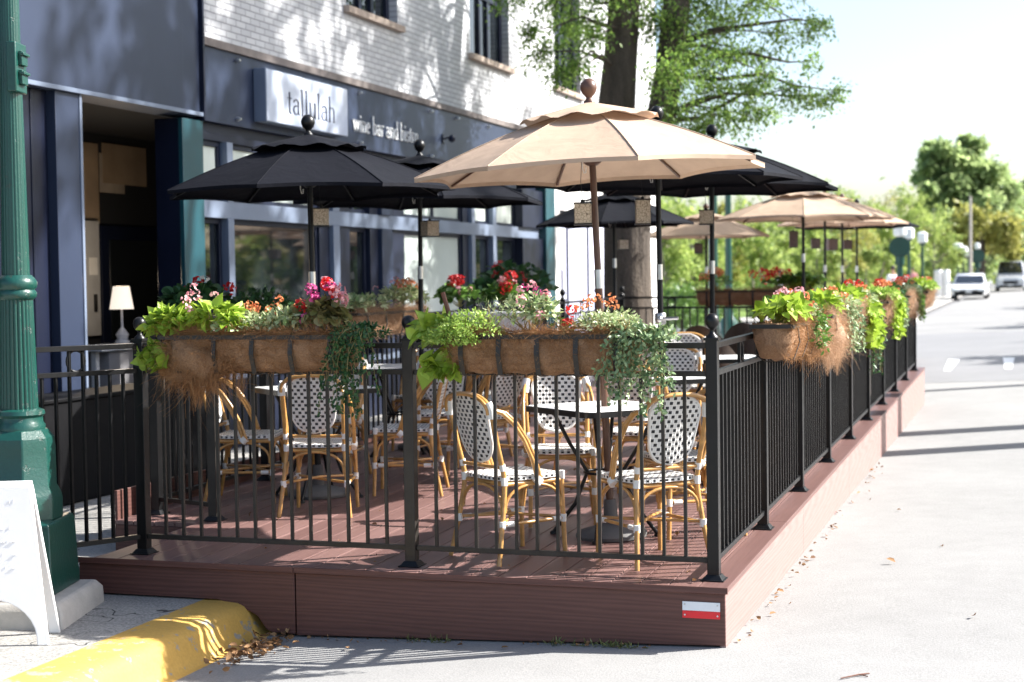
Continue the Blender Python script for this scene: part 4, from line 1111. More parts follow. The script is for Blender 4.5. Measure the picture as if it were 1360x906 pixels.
LN = [
 ('beige lantern under the left black parasol', (-3.00,2.00,1.902),2.2,.095,.115,.4,False),
 ('beige lantern under the black parasol before the pale blind', (-3.21,4.52,1.896),2.25,.105,.125,.9,False),
 ('patterned lantern hanging left of the brown pole under the big tan parasol', (-.87,.81,1.83),2.12,.088,.115,.25,False),
 ('tall double lantern under the black parasol just behind the tan one', (-1.045,2.93,1.92),2.3,.095,.165,.3,False),
 ('beige lantern under the black parasol that juts out to the right', (-1.0,4.87,1.945),2.3,.105,.11,.2,False),
 ('small lantern before the tree trunk', (-2.91,9.69,1.846),2.2,.10,.11,.5,False),
 ('brown lantern under the far tan parasol', (-1.41,12.41,1.926),2.3,.10,.20,.2,True),
 ('brown lantern, first beyond the far tan parasol', (-1.68,16.54,1.95),2.4,.13,.15,.2,True),
 ('brown lantern, second beyond the far tan parasol', (-1.70,18.65,1.97),2.4,.15,.18,.5,True),
 ('brown lantern, last of the row beyond the far tan parasol', (-1.68,20.77,2.0),2.4,.14,.16,.2,True),
 ('brown lantern under the pale tan parasol far back', (-3.33,15.89,1.898),2.2,.12,.14,.2,True),
]
for lab, p, zt, w, h, rz, dk in LN: lantern(lab, *p, zt, w, h, rz, dk)

# ================================================================== BUILDINGS
FX = -6.05
bb_ = thing('bistro_building', 'white brick building with the navy bistro shopfront', 'building', (FX,14,zs(14)))
def xb(name, y0, z0, y1, z1, mat, x1=FX, dep=.15, parent=bb_, bev=.004):
    b = MB(); b.box(x1-dep,y0,z0,x1,y1,z1); return b.build(name, mat, parent, bevel=bev, smooth=0 if not bev else 35)
YB0, YB1 = 5.74, 24.75
WN = [(9.34,10.89),(13.55,15.29),(17.67,19.25),(21.5,23.1)]
b = MB(); y = YB0
b.box(FX-.3,YB0,3.825,FX-.02,YB1,4.64)
for (a, c) in WN: b.box(FX-.3,y,4.64,FX-.02,a,6.5); y = c
b.box(FX-.3,y,4.64,FX-.02,YB1,6.5); b.box(FX-.3,YB0,6.5,FX-.02,YB1,9.5)
b.build('brick_wall', BRICK, bb_, smooth=0)
for a, c in WN:
    f = MB()
    for y0, y1 in ((a,a+.09),((a+c)/2-.16,(a+c)/2-.07),((a+c)/2+.20,(a+c)/2+.29),(c-.09,c)): f.box(FX-.22,y0,4.66,FX-.13,y1,6.5)
    f.box(FX-.215,a,4.64,FX-.135,c,4.72); f.box(FX-.215,a,5.55,FX-.135,c,5.62)
    o = f.build('window', NAVY_D, bb_, bevel=.004)
    xb('pane', a+.02, 4.66, c-.02, 6.48, PANE, FX-.17, .02, o, 0)
    xb('sill', a-.08, 4.565, c+.08, 4.645, TANTRIM, FX+.055, .3, o)
    b = MB(); b.box(FX-.26,a+.05,4.7,FX-.24,a+.55,6.4); b.build('blind', M('white_blind', (.6,.62,.62), .8), o)
xb('ledge', YB0, 3.745, YB1, 3.825, LEDGE, FX+.03, .2)
xb('fascia', YB0, 3.03, 17.2, 3.745, BLUE, FX, .2)
for z in (3.10,3.68):
    for y in (6.6,9.6,11.9,12.9,14.2,15.4):
        b = MB(); b.lathe([(.022,0),(.022,.02),(.012,.05)], (0,0,0), 10); n = 30; b.v[-n:] = [(FX+v[2]+.0, y+v[0], z+v[1]) for v in b.v[-n:]]; b.build('fascia_stud', STEEL, bb_)
xb('painted_shadow_band', YB0, 2.93, 17.2, 3.03, NAVY, FX-.08, .2)  # dark strip put in for the shadow below the fascia
xb('transom_bar', YB0, 2.11, 16.7, 2.275, GREYBLUE, FX-.02, .14)
xb('head_rail', YB0, 2.86, 16.7, 2.93, NAVY, FX-.06, .12)
xb('stall_riser', YB0, -.2, 16.7, .52, NAVY, FX-.03, .2)
xb('sill_rail', YB0, .52, 16.7, .60, GREYBLUE, FX-.005, .2)
for y0, y1, m, pr_ in ((6.41,6.53,GREYBLUE,.0),(8.60,8.86,NAVY,-.05),(8.87,9.04,GREYBLUE,.0),(9.05,9.40,NAVY,-.04),(9.95,10.19,NAVY,-.02),(10.20,10.54,BLUE,.03),(10.55,11.12,NAVY,-.06),(13.26,13.49,NAVY,-.05),(13.50,13.64,GREYBLUE,.0),(14.43,14.58,GREYBLUE,.0),(15.64,16.70,NAVY_D,.06)):
    xb('pilaster', y0, .6, y1, 2.11, m, FX+pr_-.012, .16); xb('pilaster', y0, 2.275, y1, 2.86, m, FX+pr_-.012, .16)
xb('column', 16.70, -.2, 17.20, 3.03, TEAL, FX+.10, .3)
def window(y0, y1, z0, z1, pane, fm=NAVY, x=FX-.09, bars=()):
    f = MB(); t_ = .05
    f.box(x-.06,y0,z0,x,y0+t_,z1); f.box(x-.06,y1-t_,z0,x,y1,z1); f.box(x-.058,y0,z0,x-.002,y1,z0+t_); f.box(x-.058,y0,z1-t_,x-.002,y1,z1)
    for q in bars: f.box(x-.056,q-.03,z0,x-.004,q+.03,z1)
    o = f.build('window', fm, bb_, bevel=.003); xb('pane', y0+t_*.5, z0+t_*.5, y1-t_*.5, z1-t_*.5, pane, x-.03, .015, o, 0); return o
window(5.92,6.41,.6,2.11,PANE); window(6.54,8.60,.6,2.11,PANE); window(9.40,9.95,.6,2.11,PANE); window(11.12,13.26,.6,2.11,CURTAIN)
window(13.64,14.43,.6,2.11,PANE); window(14.58,15.64,.6,2.11,PANE)
window(5.92,6.41,2.275,2.86,CURTAIN); window(6.54,8.60,2.275,2.86,CURTAIN,bars=(7.5,)); window(9.05,10.19,2.275,2.86,PANE,bars=(9.6,)); window(11.12,13.26,2.275,2.86,CURTAIN,bars=(12.2,)); window(13.64,14.43,2.275,2.86,CURTAIN); window(14.58,15.64,2.275,2.86,CURTAIN)
# white neighbouring shopfront in the same building
xb('white_wall', 17.2, 3.03, YB1, 3.745, WHITEWALL, FX, .2)
xb('white_wall', 17.2, -.2, 17.75, 3.03, WHITEWALL, FX+.01, .2); xb('white_wall', 23.9, -.2, YB1, 3.03, WHITEWALL, FX+.01, .2); xb('white_wall', 17.75, -.2, 23.9, .25, WHITEWALL, FX+.01, .2)
window(17.75,23.9,.25,2.62,LILAC,NAVY_D,FX-.05,bars=(18.45,19.75,21.3)); xb('white_wall', 17.75, 2.62, 23.9, 3.03, WHITEWALL, FX+.005, .2)
xb('side_wall', YB1-.02, -.2, YB1+.2, 9.5, WHITEWALL, FX-.02, 9)
# lettering helper: pen strokes with thick stems and thin arcs
def arc(cx, cy, rx, ry, a0, a1, n=10): return [(cx+rx*math.cos(math.radians(a0+(a1-a0)*i/n)), cy+ry*math.sin(math.radians(a0+(a1-a0)*i/n))) for i in range(n+1)]
def serif(x, y, w=.16): return [(x-w/2,y),(x+w/2,y)]
GL = {  # x-height 1, ascender 1.75; (advance, strokes)
 'l': (.42, [[(.2,0),(.2,1.75)], serif(.2,0), [(.08,1.70),(.2,1.75)]]),
 't': (.50, [[(.22,.12),(.22,1.38)], arc(.34,.14,.12,.14,180,300,5), [(.05,1.0),(.42,1.0)]]),
 'a': (.74, [arc(.34,.74,.22,.26,160,0,7)+[(.56,.12)], [(.56,.10),(.66,.0)], arc(.33,.29,.23,.29,70,360,12), [(.41,.57),(.56,.62)]]),
 'u': (.80, [[(.16,1),(.16,.28)]+arc(.36,.28,.2,.28,180,340,8)+[(.6,.25)], [(.62,1),(.62,0)], [(.06,1),(.16,1)], [(.52,1),(.62,1)], [(.62,0),(.72,0)]]),
 'h': (.82, [[(.18,0),(.18,1.75)], [(.18,.72)]+arc(.40,.72,.22,.28,150,0,8)+[(.62,0)], serif(.18,0), serif(.62,0), [(.08,1.70),(.18,1.75)]]),
 'w': (1.10, [[(.06,1),(.30,0)], [(.30,0),(.54,1)], [(.54,1),(.78,0)], [(.78,0),(1.02,1)], serif(.06,1), serif(.54,1), serif(1.02,1)]),
 'i': (.42, [[(.2,0),(.2,1)], serif(.2,0), [(.1,1),(.2,1)], [(.2,1.36),(.2,1.5)]]),
 'n': (.82, [[(.18,0),(.18,1)], [(.18,.72)]+arc(.40,.72,.22,.28,150,0,8)+[(.62,0)], serif(.18,0), serif(.62,0), [(.08,1),(.18,1)]]),
 'e': (.72, [[(.12,.55),(.60,.55)]+arc(.36,.5,.24,.5,6,310,16)]),
 'b': (.80, [[(.16,0),(.16,1.75)], arc(.40,.5,.25,.5,150,-150,14), [(.06,1.70),(.16,1.75)]]),
 'd': (.80, [[(.62,0),(.62,1.75)], arc(.38,.5,.25,.5,30,330,14), serif(.66,0,.12), [(.52,1.70),(.62,1.75)]]),
 'r': (.58, [[(.18,0),(.18,1)], [(.18,.7)]+arc(.40,.74,.2,.26,150,50,5), serif(.18,0), [(.08,1),(.18,1)]]),
 's': (.62, [arc(.31,.74,.19,.26,20,230,9)+arc(.31,.27,.2,.27,60,-160,10)]),
 'o': (.76, [arc(.37,.5,.25,.5,0,360,18)]),
 ' ': (.40, []),
}
def lettering(text, y0, z0, xh, wid, x, mat, parent, thick=.15, thin=.05, dep=.012, name='lettering'):
    b = MB(); tot = sum(GL[c][0] for c in text); sy = wid/tot; cx = 0
    for ch in text:
        adv, st = GL[ch]
        for s_ in st:
            for (u0,v0),(u1,v1) in zip(s_[:-1], s_[1:]):
                a = np.array(((cx+u0)*sy, v0*xh)); c_ = np.array(((cx+u1)*sy, v1*xh)); d = c_-a; L = np.hypot(*d)
                if L < 1e-6: continue
                d /= L; vert = abs(d[1])**2
                w = (thin+(thick-thin)*vert)*xh; nrm = np.array((-d[1],d[0]))*w/2; a = a-d*w*.18; c_ = c_+d*w*.18
                q = [a+nrm, c_+nrm, c_-nrm, a-nrm]
                b.add([(x,y0+p[0],z0+p[1]) for p in q]+[(x+dep,y0+p[0],z0+p[1]) for p in q], [(0,1,2,3),(7,6,5,4),(0,4,5,1),(1,5,6,2),(2,6,7,3),(3,7,4,0)])
        cx += adv
    return b.build(name, mat, parent, smooth=0)
sg = thing('shop_sign', 'silvery blue sign box reading tallulah over the shopfront', 'sign', (-5.97,7.95,3.1))
SIGNM, nt, b_, out = new_mat('brushed_sign_panel')
nt.links.new(ramp(nt, noise(nt, coords(nt, True, (1,.9,.7)), 2.4, 5), [(.3,(.40,.46,.60)),(.7,(.66,.70,.78))]), b_.inputs['Base Color']); b_.inputs['Roughness'].default_value = .3
b = MB(); b.box(FX+.005,6.955,3.105,FX+.145,8.955,3.645); b.build('sign_box', GREYBLUE, sg, bevel=.006)
b = MB(); b.box(FX+.146,6.965,3.115,FX+.150,8.945,3.635); b.build('sign_panel', SIGNM, sg)
lettering('tallulah', 7.42, 3.235, .155, 1.20, FX+.151, M('dark_letter', (.02,.02,.045), .5), sg, .14, .05, .006)
ws = thing('fascia_lettering', 'white serif lettering reading wine bar and bistro on the navy fascia', 'sign', (FX+.01,10.3,3.2))
lettering('wine bar and bistro', 9.40, 3.225, .122, 2.04, FX+.006, M('white_letter', (.88,.89,.90), .5), ws, .18, .085, .014)
wl = thing('wall_lamp', 'small dark wall lamp at the right end of the navy fascia', 'lamp', (FX+.1,12.4,3.35))
b = MB(); b.box(FX+.002,12.32,3.30,FX+.02,12.42,3.42); b.build('back_plate', NAVY_D, wl)
b = MB(); b.tube([(FX+.02,12.37,3.36),(FX+.10,12.37,3.38)], .012, 8); b.ball((FX+.13,12.37,3.36), .05); b.build('globe', NAVY_D, wl)

# corner shop at the left with a deep entrance
SX = -5.94
cs = thing('corner_shop', 'slate blue shopfront with a tall blank fascia and a dark deep entrance', 'building', (SX,3,zs(3)))
def cb_(name, x0, y0, z0, x1, y1, z1, m, bev=.004):
    if x1 > -6.5: y0 -= .17; y1 -= .17
    b = MB(); b.box(x0,y0,z0,x1,y1,z1); return b.build(name, m, cs, bevel=bev, smooth=35 if bev else 0)
cb_('fascia', SX-.3,-3,3.075,SX,5.55,8.5,BLUE); cb_('fascia', SX-.29,5.555,3.075,SX-.008,5.865,8.5,BLUE)
cb_('fascia_lip', SX-.3,-3,3.035,SX+.03,5.86,3.073,GREYBLUE); cb_('edge_strip', SX-.3,5.866,3.0,SX+.035,5.90,8.5,NAVY_D)
cb_('pilaster', SX-.26,3.54,-.2,SX-.01,3.87,3.033,BLUE); cb_('pilaster_trim', SX-.24,3.871,-.2,SX+.0,3.905,3.033,GREYBLUE)
cb_('column', SX-.05,5.52,-.2,SX-.005,5.90,2.998,TEAL); cb_('reveal', SX-.30,5.53,-.2,SX-.051,5.89,2.998,NAVY_D)
cb_('panel_wall', SX-.3,2.62,-.2,SX-.09,3.538,3.033,NAVY_D)
for y in (2.85,3.08,3.31): cb_('batten', SX-.095,y,-.2,SX-.08,y+.03,3.03,NAVY_D)
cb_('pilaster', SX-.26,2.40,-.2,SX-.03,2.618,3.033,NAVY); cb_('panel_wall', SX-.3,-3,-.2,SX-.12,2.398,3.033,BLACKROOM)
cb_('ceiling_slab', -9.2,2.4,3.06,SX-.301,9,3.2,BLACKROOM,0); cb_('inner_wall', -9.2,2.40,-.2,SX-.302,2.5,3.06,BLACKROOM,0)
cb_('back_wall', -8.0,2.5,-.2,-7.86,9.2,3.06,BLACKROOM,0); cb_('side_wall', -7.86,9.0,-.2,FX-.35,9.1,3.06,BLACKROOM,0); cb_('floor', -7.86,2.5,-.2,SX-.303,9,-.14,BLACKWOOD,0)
# transom panes seen through the entrance, reflections put into their colour, the pale jamb with its notice
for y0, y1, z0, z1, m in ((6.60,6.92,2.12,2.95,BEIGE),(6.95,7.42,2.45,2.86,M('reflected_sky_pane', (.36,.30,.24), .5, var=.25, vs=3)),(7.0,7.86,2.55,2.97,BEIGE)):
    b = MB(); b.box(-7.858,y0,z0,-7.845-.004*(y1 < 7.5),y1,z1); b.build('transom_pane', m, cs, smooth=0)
cb_('door_jamb', -7.858,6.52,.95,-7.80,6.83,2.14,M('pale_jamb', (.42,.42,.42), .6),.003)
cb_('notice', -7.80,6.63,1.58,-7.795,6.78,1.76,WRAP,.001); cb_('door_handle', -7.80,6.70,1.2,-7.77,6.73,1.38,IRON,.003)
door = cb_('door', -7.858,6.9,-.14,-7.82,8.3,2.1,NAVY_D); b = MB(); b.box(-7.82,7.05,.9,-7.812,8.15,1.95); b.build('pane', PANE, door)
# console and lamp inside
co = thing('console_table', 'pale grey console table in the dark entrance', 'table', (-6.9,5.6,-.14))
b = MB(); b.box(-7.1,5.12,.86,-6.7,6.10,.905); b.build('tabletop', PLASTIC_W, co, bevel=.004)
b = MB(); b.box(-7.05,5.3,.40,-6.74,6.06,.855); b.build('cabinet', M('grey_cabinet', (.30,.29,.30), .6), co, bevel=.004)
for y in (5.2,6.0):
    b = MB(); b.box(-7.0,y-.03,-.14,-6.95,y+.03,.86); b.box(-6.85,y-.03,-.14,-6.80,y+.03,.86); b.build('leg', PLASTIC_W, co)
lp = thing('table_lamp', 'small table lamp with a white cone shade in the dark entrance', 'lamp', (-6.9,5.79,.905))
b = MB(); b.lathe([(.07,0),(.075,.02),(.05,.05),(.065,.09),(.03,.14),(.012,.16),(.010,.36)], (-6.9,5.79,.906), 18); b.build('stand', M('white_ceramic', (.55,.55,.58), .2), lp, smooth=50)
SHM, nt, b_, out = new_mat('lit_lampshade'); b_.inputs['Base Color'].default_value = (.85,.80,.72,1); b_.inputs['Emission Color'].default_value = (1,.86,.72,1); b_.inputs['Emission Strength'].default_value = .35
b = MB(); b.lathe([(.115,0),(.078,.22),(.076,.22),(.112,.001)], (-6.9,5.79,1.24), 24); b.build('lamp_shade', SHM, lp, smooth=50)
ll = bpy.data.lights.new('table_lamp_bulb','POINT'); ll.energy = 11; ll.color = (1,.80,.58); ll.shadow_soft_size = .06
lo = bpy.data.objects.new('table_lamp_bulb', ll); COL.objects.link(lo); lo.location = (-6.9,5.79,1.52)
# long dark planter box against the corner shop
pb = thing('planter_box', 'long black planter box standing against the corner shop', 'planter', (-5.65,4.0,zs(4)))
b = MB(); b.box(-5.9,1.6,zs(4)+.002,-5.45,5.0,.60); b.build('box', BLACKWOOD, pb, bevel=.01)
b = MB(); b.box(-5.92,1.58,.601,-5.43,5.02,.63); b.build('rim', BLACKWOOD, pb, bevel=.006)

# ================================================================== LAMP POST
LX, LY = -3.45, -.70
lampz = zs(LY)
def streetlamp(t, x, y, z, full=True):
    def oct_(prof, rot, name, m=GREEN, seg=8):
        b = MB(); b.lathe(prof, (x,y,z), seg, rot=rot); return b.build(name, m, t, smooth=25, bevel=.006)
    oct_([(.315,.127),(.315,.19),(.31,.21),(.295,.465),(.285,.485),(.25,.495)], PI/4+.28, 'foot', seg=4)
    oct_([(.205,.49),(.205,.59),(.198,.62),(.178,.66),(.176,.86),(.170,.905),(.135,.95)], PI/8+.28, 'pedestal')
    b = MB(); b.lathe([(.128,.945),(.128,.97),(.118,.985),(.116,1.01),(.128,1.025),(.124,1.045),(.100,1.055)], (x,y,z), 32); b.build('base_collar', GREEN, t, smooth=40)
    fl = lambda k, zz: .925+.075*abs(math.cos(k*PI/4))**.6
    b = MB(); b.lathe([(.096,1.05),(.090,1.3),(.082,1.62)], (x,y,z), 96, flute=fl); b.build('fluted_shaft', GREEN, t, smooth=60)
    b = MB(); b.lathe([(.085,1.61),(.100,1.625),(.102,1.645),(.092,1.66),(.103,1.675),(.105,1.70),(.092,1.72),(.078,1.735)], (x,y,z), 32); b.build('collar', GREEN, t, smooth=40)
    b = MB(); b.lathe([(.070,1.73),(.063,2.2),(.053,2.8),(.048,3.5),(.045,3.75)], (x,y,z), 96, flute=lambda k, zz: .955+.045*abs(math.cos(k*PI/4))**.6); b.build('upper_shaft', GREEN, t, smooth=60)
    b = MB(); b.lathe([(.062,3.74),(.09,3.78),(.09,3.82),(.06,3.86),(.05,3.95),(.14,4.02),(.16,4.06)], (x,y,z), 24); b.build('capital', GREEN, t, smooth=40)
    b = MB(); b.lathe([(.15,4.06),(.21,4.45),(.20,4.5),(.001,4.51)], (x,y,z), 8); b.build('lantern_glass', M('frosted_lamp_glass', (.75,.78,.78), .3) if 'LG' not in globals() else LG, t, smooth=25)
    b = MB(); b.lathe([(.23,4.5),(.16,4.6),(.05,4.7),(.02,4.85),(.001,4.86)], (x,y,z), 16); b.build('lantern_cap', GREEN, t, smooth=40)
LG = M('frosted_lamp_glass', (.75,.78,.78), .3)
st = thing('street_lamp', 'large green fluted lamp post on a concrete plinth at the left edge', 'street lamp', (LX,LY,lampz), group='green street lamps')
streetlamp(st, LX, LY, lampz)
b = MB(); b.cbox((LX+.050,LY-.02,lampz+2.78),(.05,.16,.25),.28); o = b.build('outlet_box', GREEN, st, bevel=.006)
for k in (-.05,.045):
    q = MB(); q.cbox((LX+.083,LY-.012,lampz+2.78+k),(.022,.085,.07),.28); q.cbox((LX+.091,LY-.012,lampz+2.80+k),(.03,.095,.015),.28); q.build('outlet_cover', GREEN, o, bevel=.003)
pl = thing('lamp_plinth', 'square grey concrete plinth under the large green lamp post', 'plinth', (LX,LY-.05,lampz), .28)
b = MB(); b.add([(sx*.345,sy*.345,-.01) for sx,sy in ((-1,-1),(1,-1),(1,1),(-1,1))]+[(sx*.34,sy*.34,.085) for sx,sy in ((-1,-1),(1,-1),(1,1),(-1,1))]+[(sx*.31,sy*.31,.125) for sx,sy in ((-1,-1),(1,-1),(1,1),(-1,1))],
    [(0,1,5,4),(1,2,6,5),(2,3,7,6),(3,0,4,7),(4,5,9,8),(5,6,10,9),(6,7,11,10),(7,4,8,11),(8,9,10,11)])
b.build('block', CONC, pl, local=True, bevel=.012)

# ================================================================== A-FRAME SIGN
AX, AY = -3.21, -1.27
az = zs(AY)
af = thing('sidewalk_sign', 'white plastic folding sidewalk sign in front of the green lamp post', 'sign', (AX,AY,az), .40)
def board(sgn):
    b = MB(); H = .74; W0, W1 = .19, .28
    poly = [(-W0,H),(W0,H),(W1,0),(W1-.055,0)] + [((W1-.055)*math.cos(a), .015+.20*math.sin(a)) for a in np.linspace(.12,PI-.12,15)] + [(-W1+.055,0),(-W1,0)]
    for i, (u, v) in enumerate(poly): pass
    n = len(poly); vs = []
    for th in (0,.022):
        for (u, v) in poly: vs.append((u, sgn*(.01+.11*(1-v/H)) + sgn*th, v))
    b.add(vs, [tuple(range(n)), tuple(range(n,2*n))[::-1]] + [(i,n+i,n+(i+1)%n,(i+1)%n) for i in range(n)])
    o = b.build('board', PLASTIC_W, af, local=True, bevel=.006)
    # raised border and the pale show-through marks of the sheet
    m = MB()
    def at_(u, v, e=.0025): return (u, sgn*(.01+.11*(1-v/H)) + sgn*.022 + sgn*e, v)
    for (u0,v0),(u1,v1) in (((-.15,.70),(.15,.70)),((-.15,.70),(-.20,.26)),((.15,.70),(.20,.26)),((-.20,.26),(.20,.26))):
        p, q = Vector(at_(u0,v0)), Vector(at_(u1,v1)); m.bar(p, q, .006, .006)
    m.v = []
    g = MB(); rg = np.random.default_rng(5)
    for r_ in range(6):
        v = .66-.06*r_; u = -.12
        while u < .12:
            L = rg.uniform(.006,.022)
            if rg.random() < .6:
                vert = rg.random() < .4; p = Vector(at_(u,v,.001)); q = Vector(at_(u+(0 if vert else L), v+(L*.9 if vert else 0), .001))
                g.bar(p, q, .0035, .0012)
            u += rg.uniform(.012,.03)
    g.build('faded_writing', M('faded_grey_ink', (.71,.71,.715), .6), o, local=True)
board(-1); board(1)
b = MB(); b.tube([(-.19,0,.74),(.19,0,.74)], .020, 10); b.build('hinge', PLASTIC_W, af, local=True)

# ================================================================== GROUND LITTER
RL = np.random.default_rng(3)
n = 190; P = np.stack([RL.normal(-2.24,.06,n), -.50+RL.normal(0,.17,n), np.zeros(n)], 1); P = P[P[:,0] > -2.36]
P[:,2] = [zr(p[0],p[1])+RL.uniform(.005,.035) for p in P]
Q = np.stack([.115+np.abs(RL.normal(0,.05,55)), RL.uniform(-.2,7,55)**1.0, np.zeros(55)], 1); Q[:,2] = [zr(*q[:2])+RL.uniform(.004,.02) for q in Q]
S_ = np.array([(.69,2.06,0),(.92,2.67,0),(-.95,-.33,0),(-1.75,-.45,0),(-1.2,-.30,0),(1.2,.6,0),(.55,4.2,0)]); S_[:,2] = [zr(*q[:2])+.012 for q in S_]
E_ = np.stack([RL.uniform(-2.1,-.2,40), -.215-np.abs(RL.normal(0,.03,40)), np.zeros(40)], 1); E_[:,2] = [zr(*q[:2])+.008 for q in E_]
DK = np.stack([RL.uniform(-3.2,-.05,46), RL.uniform(-.15,3.5,46), np.zeros(46)], 1); DK[:,2] = [dz(q[1])+.008 for q in DK]
sz = np.concatenate([RL.uniform(.02,.05,len(P)), RL.uniform(.012,.04,len(Q)), RL.uniform(.03,.06,len(S_)), RL.uniform(.01,.03,len(E_)), RL.uniform(.015,.04,len(DK))])
P = np.concatenate([P,Q,S_,E_,DK])
CURL = (np.array([(0,0,0),(-.3,.3,.22),(-.26,.7,.25),(0,1,.12),(.26,.7,.25),(.3,.3,.22)]), [(0,3,2,1),(0,5,4,3)])
V, F, rr = leaves(P, rdir(len(P),0,RL)*np.array((1,1,.3)), rdir(len(P),1.8,RL), sz, CURL, RL)
tag(np_mesh('fallen_leaves', V, F, DRYLEAF, None, rr), 'dry brown leaves gathered in the gutter and along the deck', kind='stuff')
n = 260; c0 = np.array([[-.43,-.23],[-.36,-.24],[-.5,-.22],[-.62,-.22],[-1.35,-.22],[-1.5,-.22],[-.75,-.22]]); k = RL.integers(0,7,n)
P = np.stack([c0[k,0]+RL.normal(0,.035,n), c0[k,1]+RL.normal(0,.012,n), np.zeros(n)], 1); P[:,2] = [zr(*q[:2])+.001 for q in P]
D = rdir(n, .9, RL); V, F, rr = leaves(P, D, np.cross(D, RL.normal(size=D.shape)), RL.uniform(.015,.05,n), THIN, RL)
tag(np_mesh('weeds', V, F, leaf_mat('weed_leaf', (.06,.08,.02), (.22,.24,.09), .2), None, rr), 'low weeds growing along the foot of the deck front', kind='stuff')
b = MB(); z = zr(.76,-.65)+.004; b.tube([(.69,-.72,z),(.76,-.65,z+.004),(.80,-.60,z)], [.003,.004,.003], 6); b.tube([(.76,-.65,z+.004),(.80,-.665,z+.002)], .0025, 5)
tag(b.build('twig', TEAKROD), 'small dark twig lying on the pale road in the lower right', 'twig')
# ================================================================== TREES
def clusters_tree(name, label, base, trunk_paths, clusters, leaf, mat, bark, group, twigs=12, per=20, rng=None, tpl=LEAF, droop=.35, branch=True, seg=12, jit=.13):
    """trunk_paths: [[(x,y,z,r),...]]; clusters: [(x,y,z,rad,weight)]"""
    rng = rng or np.random.default_rng(11)
    t = thing(name, label, 'tree', base, group=group); b = MB()
    for tp_ in trunk_paths:
        P = [Vector(q[:3]) for q in tp_]; rr = [q[3] for q in tp_]
        b.tube(P, rr, seg)
    o = b.build('trunk', bark, t, smooth=80)
    nodes = [np.array(q[:3]) for tp_ in trunk_paths for q in tp_[1:]]
    P, D, Nn = [], [], []; bt = MB()
    for (x, y, z, rad, wt) in clusters:
        c = np.array((x,y,z))
        if branch:
            d = [np.linalg.norm((q-c)*np.array((1,1,1.4))) + (2.5 if q[2] > z+.3 else 0) for q in nodes]; a = nodes[int(np.argmin(d))]
            m = (a+c)/2 + np.array((0,0,.12*np.linalg.norm(c-a))) + rng.normal(size=3)*.05*np.linalg.norm(c-a)
            L = np.linalg.norm(c-a); bt.tube([a,(a+m)/2+rng.normal(size=3)*.03*L,m,(m+c)/2+rng.normal(size=3)*.03*L,c], [.011*L+.014,.009*L+.011,.007*L+.008,.004*L+.005,.004], 6, caps=False)
        for k in range(max(2,int(twigs*wt))):
            q = rng.normal(size=3); q /= np.linalg.norm(q); q[2] *= .6
            e = c + q*rad*rng.uniform(.5,1.1); s = c + q*rad*.1
            dr = np.array((0,0,-droop*rad*rng.uniform(.4,1.2)))
            u = rng.random(per)**.8; pos = s+np.outer(u,e-s)+np.outer(u**2,dr)+rng.normal(size=(per,3))*jit*rad
            tdir = (e-s)+2*dr*.5; side = np.cross(tdir, rng.normal(size=(per,3))); side /= np.linalg.norm(side,axis=1,keepdims=True)+1e-9
            P.append(pos); D.append(side+tdir/np.linalg.norm(tdir)*.7+np.array((0,0,-.25))); Nn.append(np.array((0,0,1.))+rng.normal(size=(per,3))*.6)
            if k % 3 == 0: bt.tube([s,(s+e)/2+dr*.25,e+dr], [.008,.005,.003], 4, caps=False)
    P = np.concatenate(P); V, F, rr = leaves(P, np.concatenate(D), np.concatenate(Nn), rng.uniform(.6,1.3,len(P))*leaf, tpl, rng)
    np_mesh('crown', V, F, mat, t, rr)
    if bt.v: bt.build('branches', bark, o, smooth=0)
    return t

# camera of the survey, used only to read positions off the photograph
CAMP = Vector((1.50619604,-7.63212051,1.47626308)); FPX = 2117.58
CFW = Vector((-0.31412932,0.94859148,-0.03869074)); CRT = Vector((0.94937986,0.31383382,-0.01364583)); CUP = Vector((8.01852441e-04,4.10187654e-02,9.99158055e-01))
def at(u, v, d): return CAMP + (CFW + CRT*((u-680)/FPX) + CUP*((453-v)/FPX))*d
def atr(u, v, d, r): p = at(u,v,d); return (p.x,p.y,p.z,r)
rng = np.random.default_rng(5)
TB_ = at(834,430,22)
gz = zs(TB_.y)
tA = [(TB_.x,TB_.y,gz-.05,.50),(TB_.x,TB_.y,gz+.18,.38),atr(834,400,22,.335),atr(833,330,22,.325),atr(833,265,22,.33),atr(826,205,22,.31),atr(818,150,22,.265),atr(823,90,22,.235),atr(827,40,22,.222),atr(829,0,22,.215),atr(835,-90,22,.19),atr(850,-260,22.3,.14),atr(840,-420,22.5,.09)]
tB = [atr(836,262,22,.26),atr(858,215,22,.22),atr(877,160,22,.20),atr(888,100,22,.20),atr(893,60,22,.195),atr(899,0,22,.19),atr(915,-100,21.8,.16),atr(950,-260,21.5,.11),atr(960,-400,21.3,.07)]
cl = []
def C(u, v, d, rad, w=1): p = at(u,v,d); cl.append((p.x,p.y,p.z,rad,w))
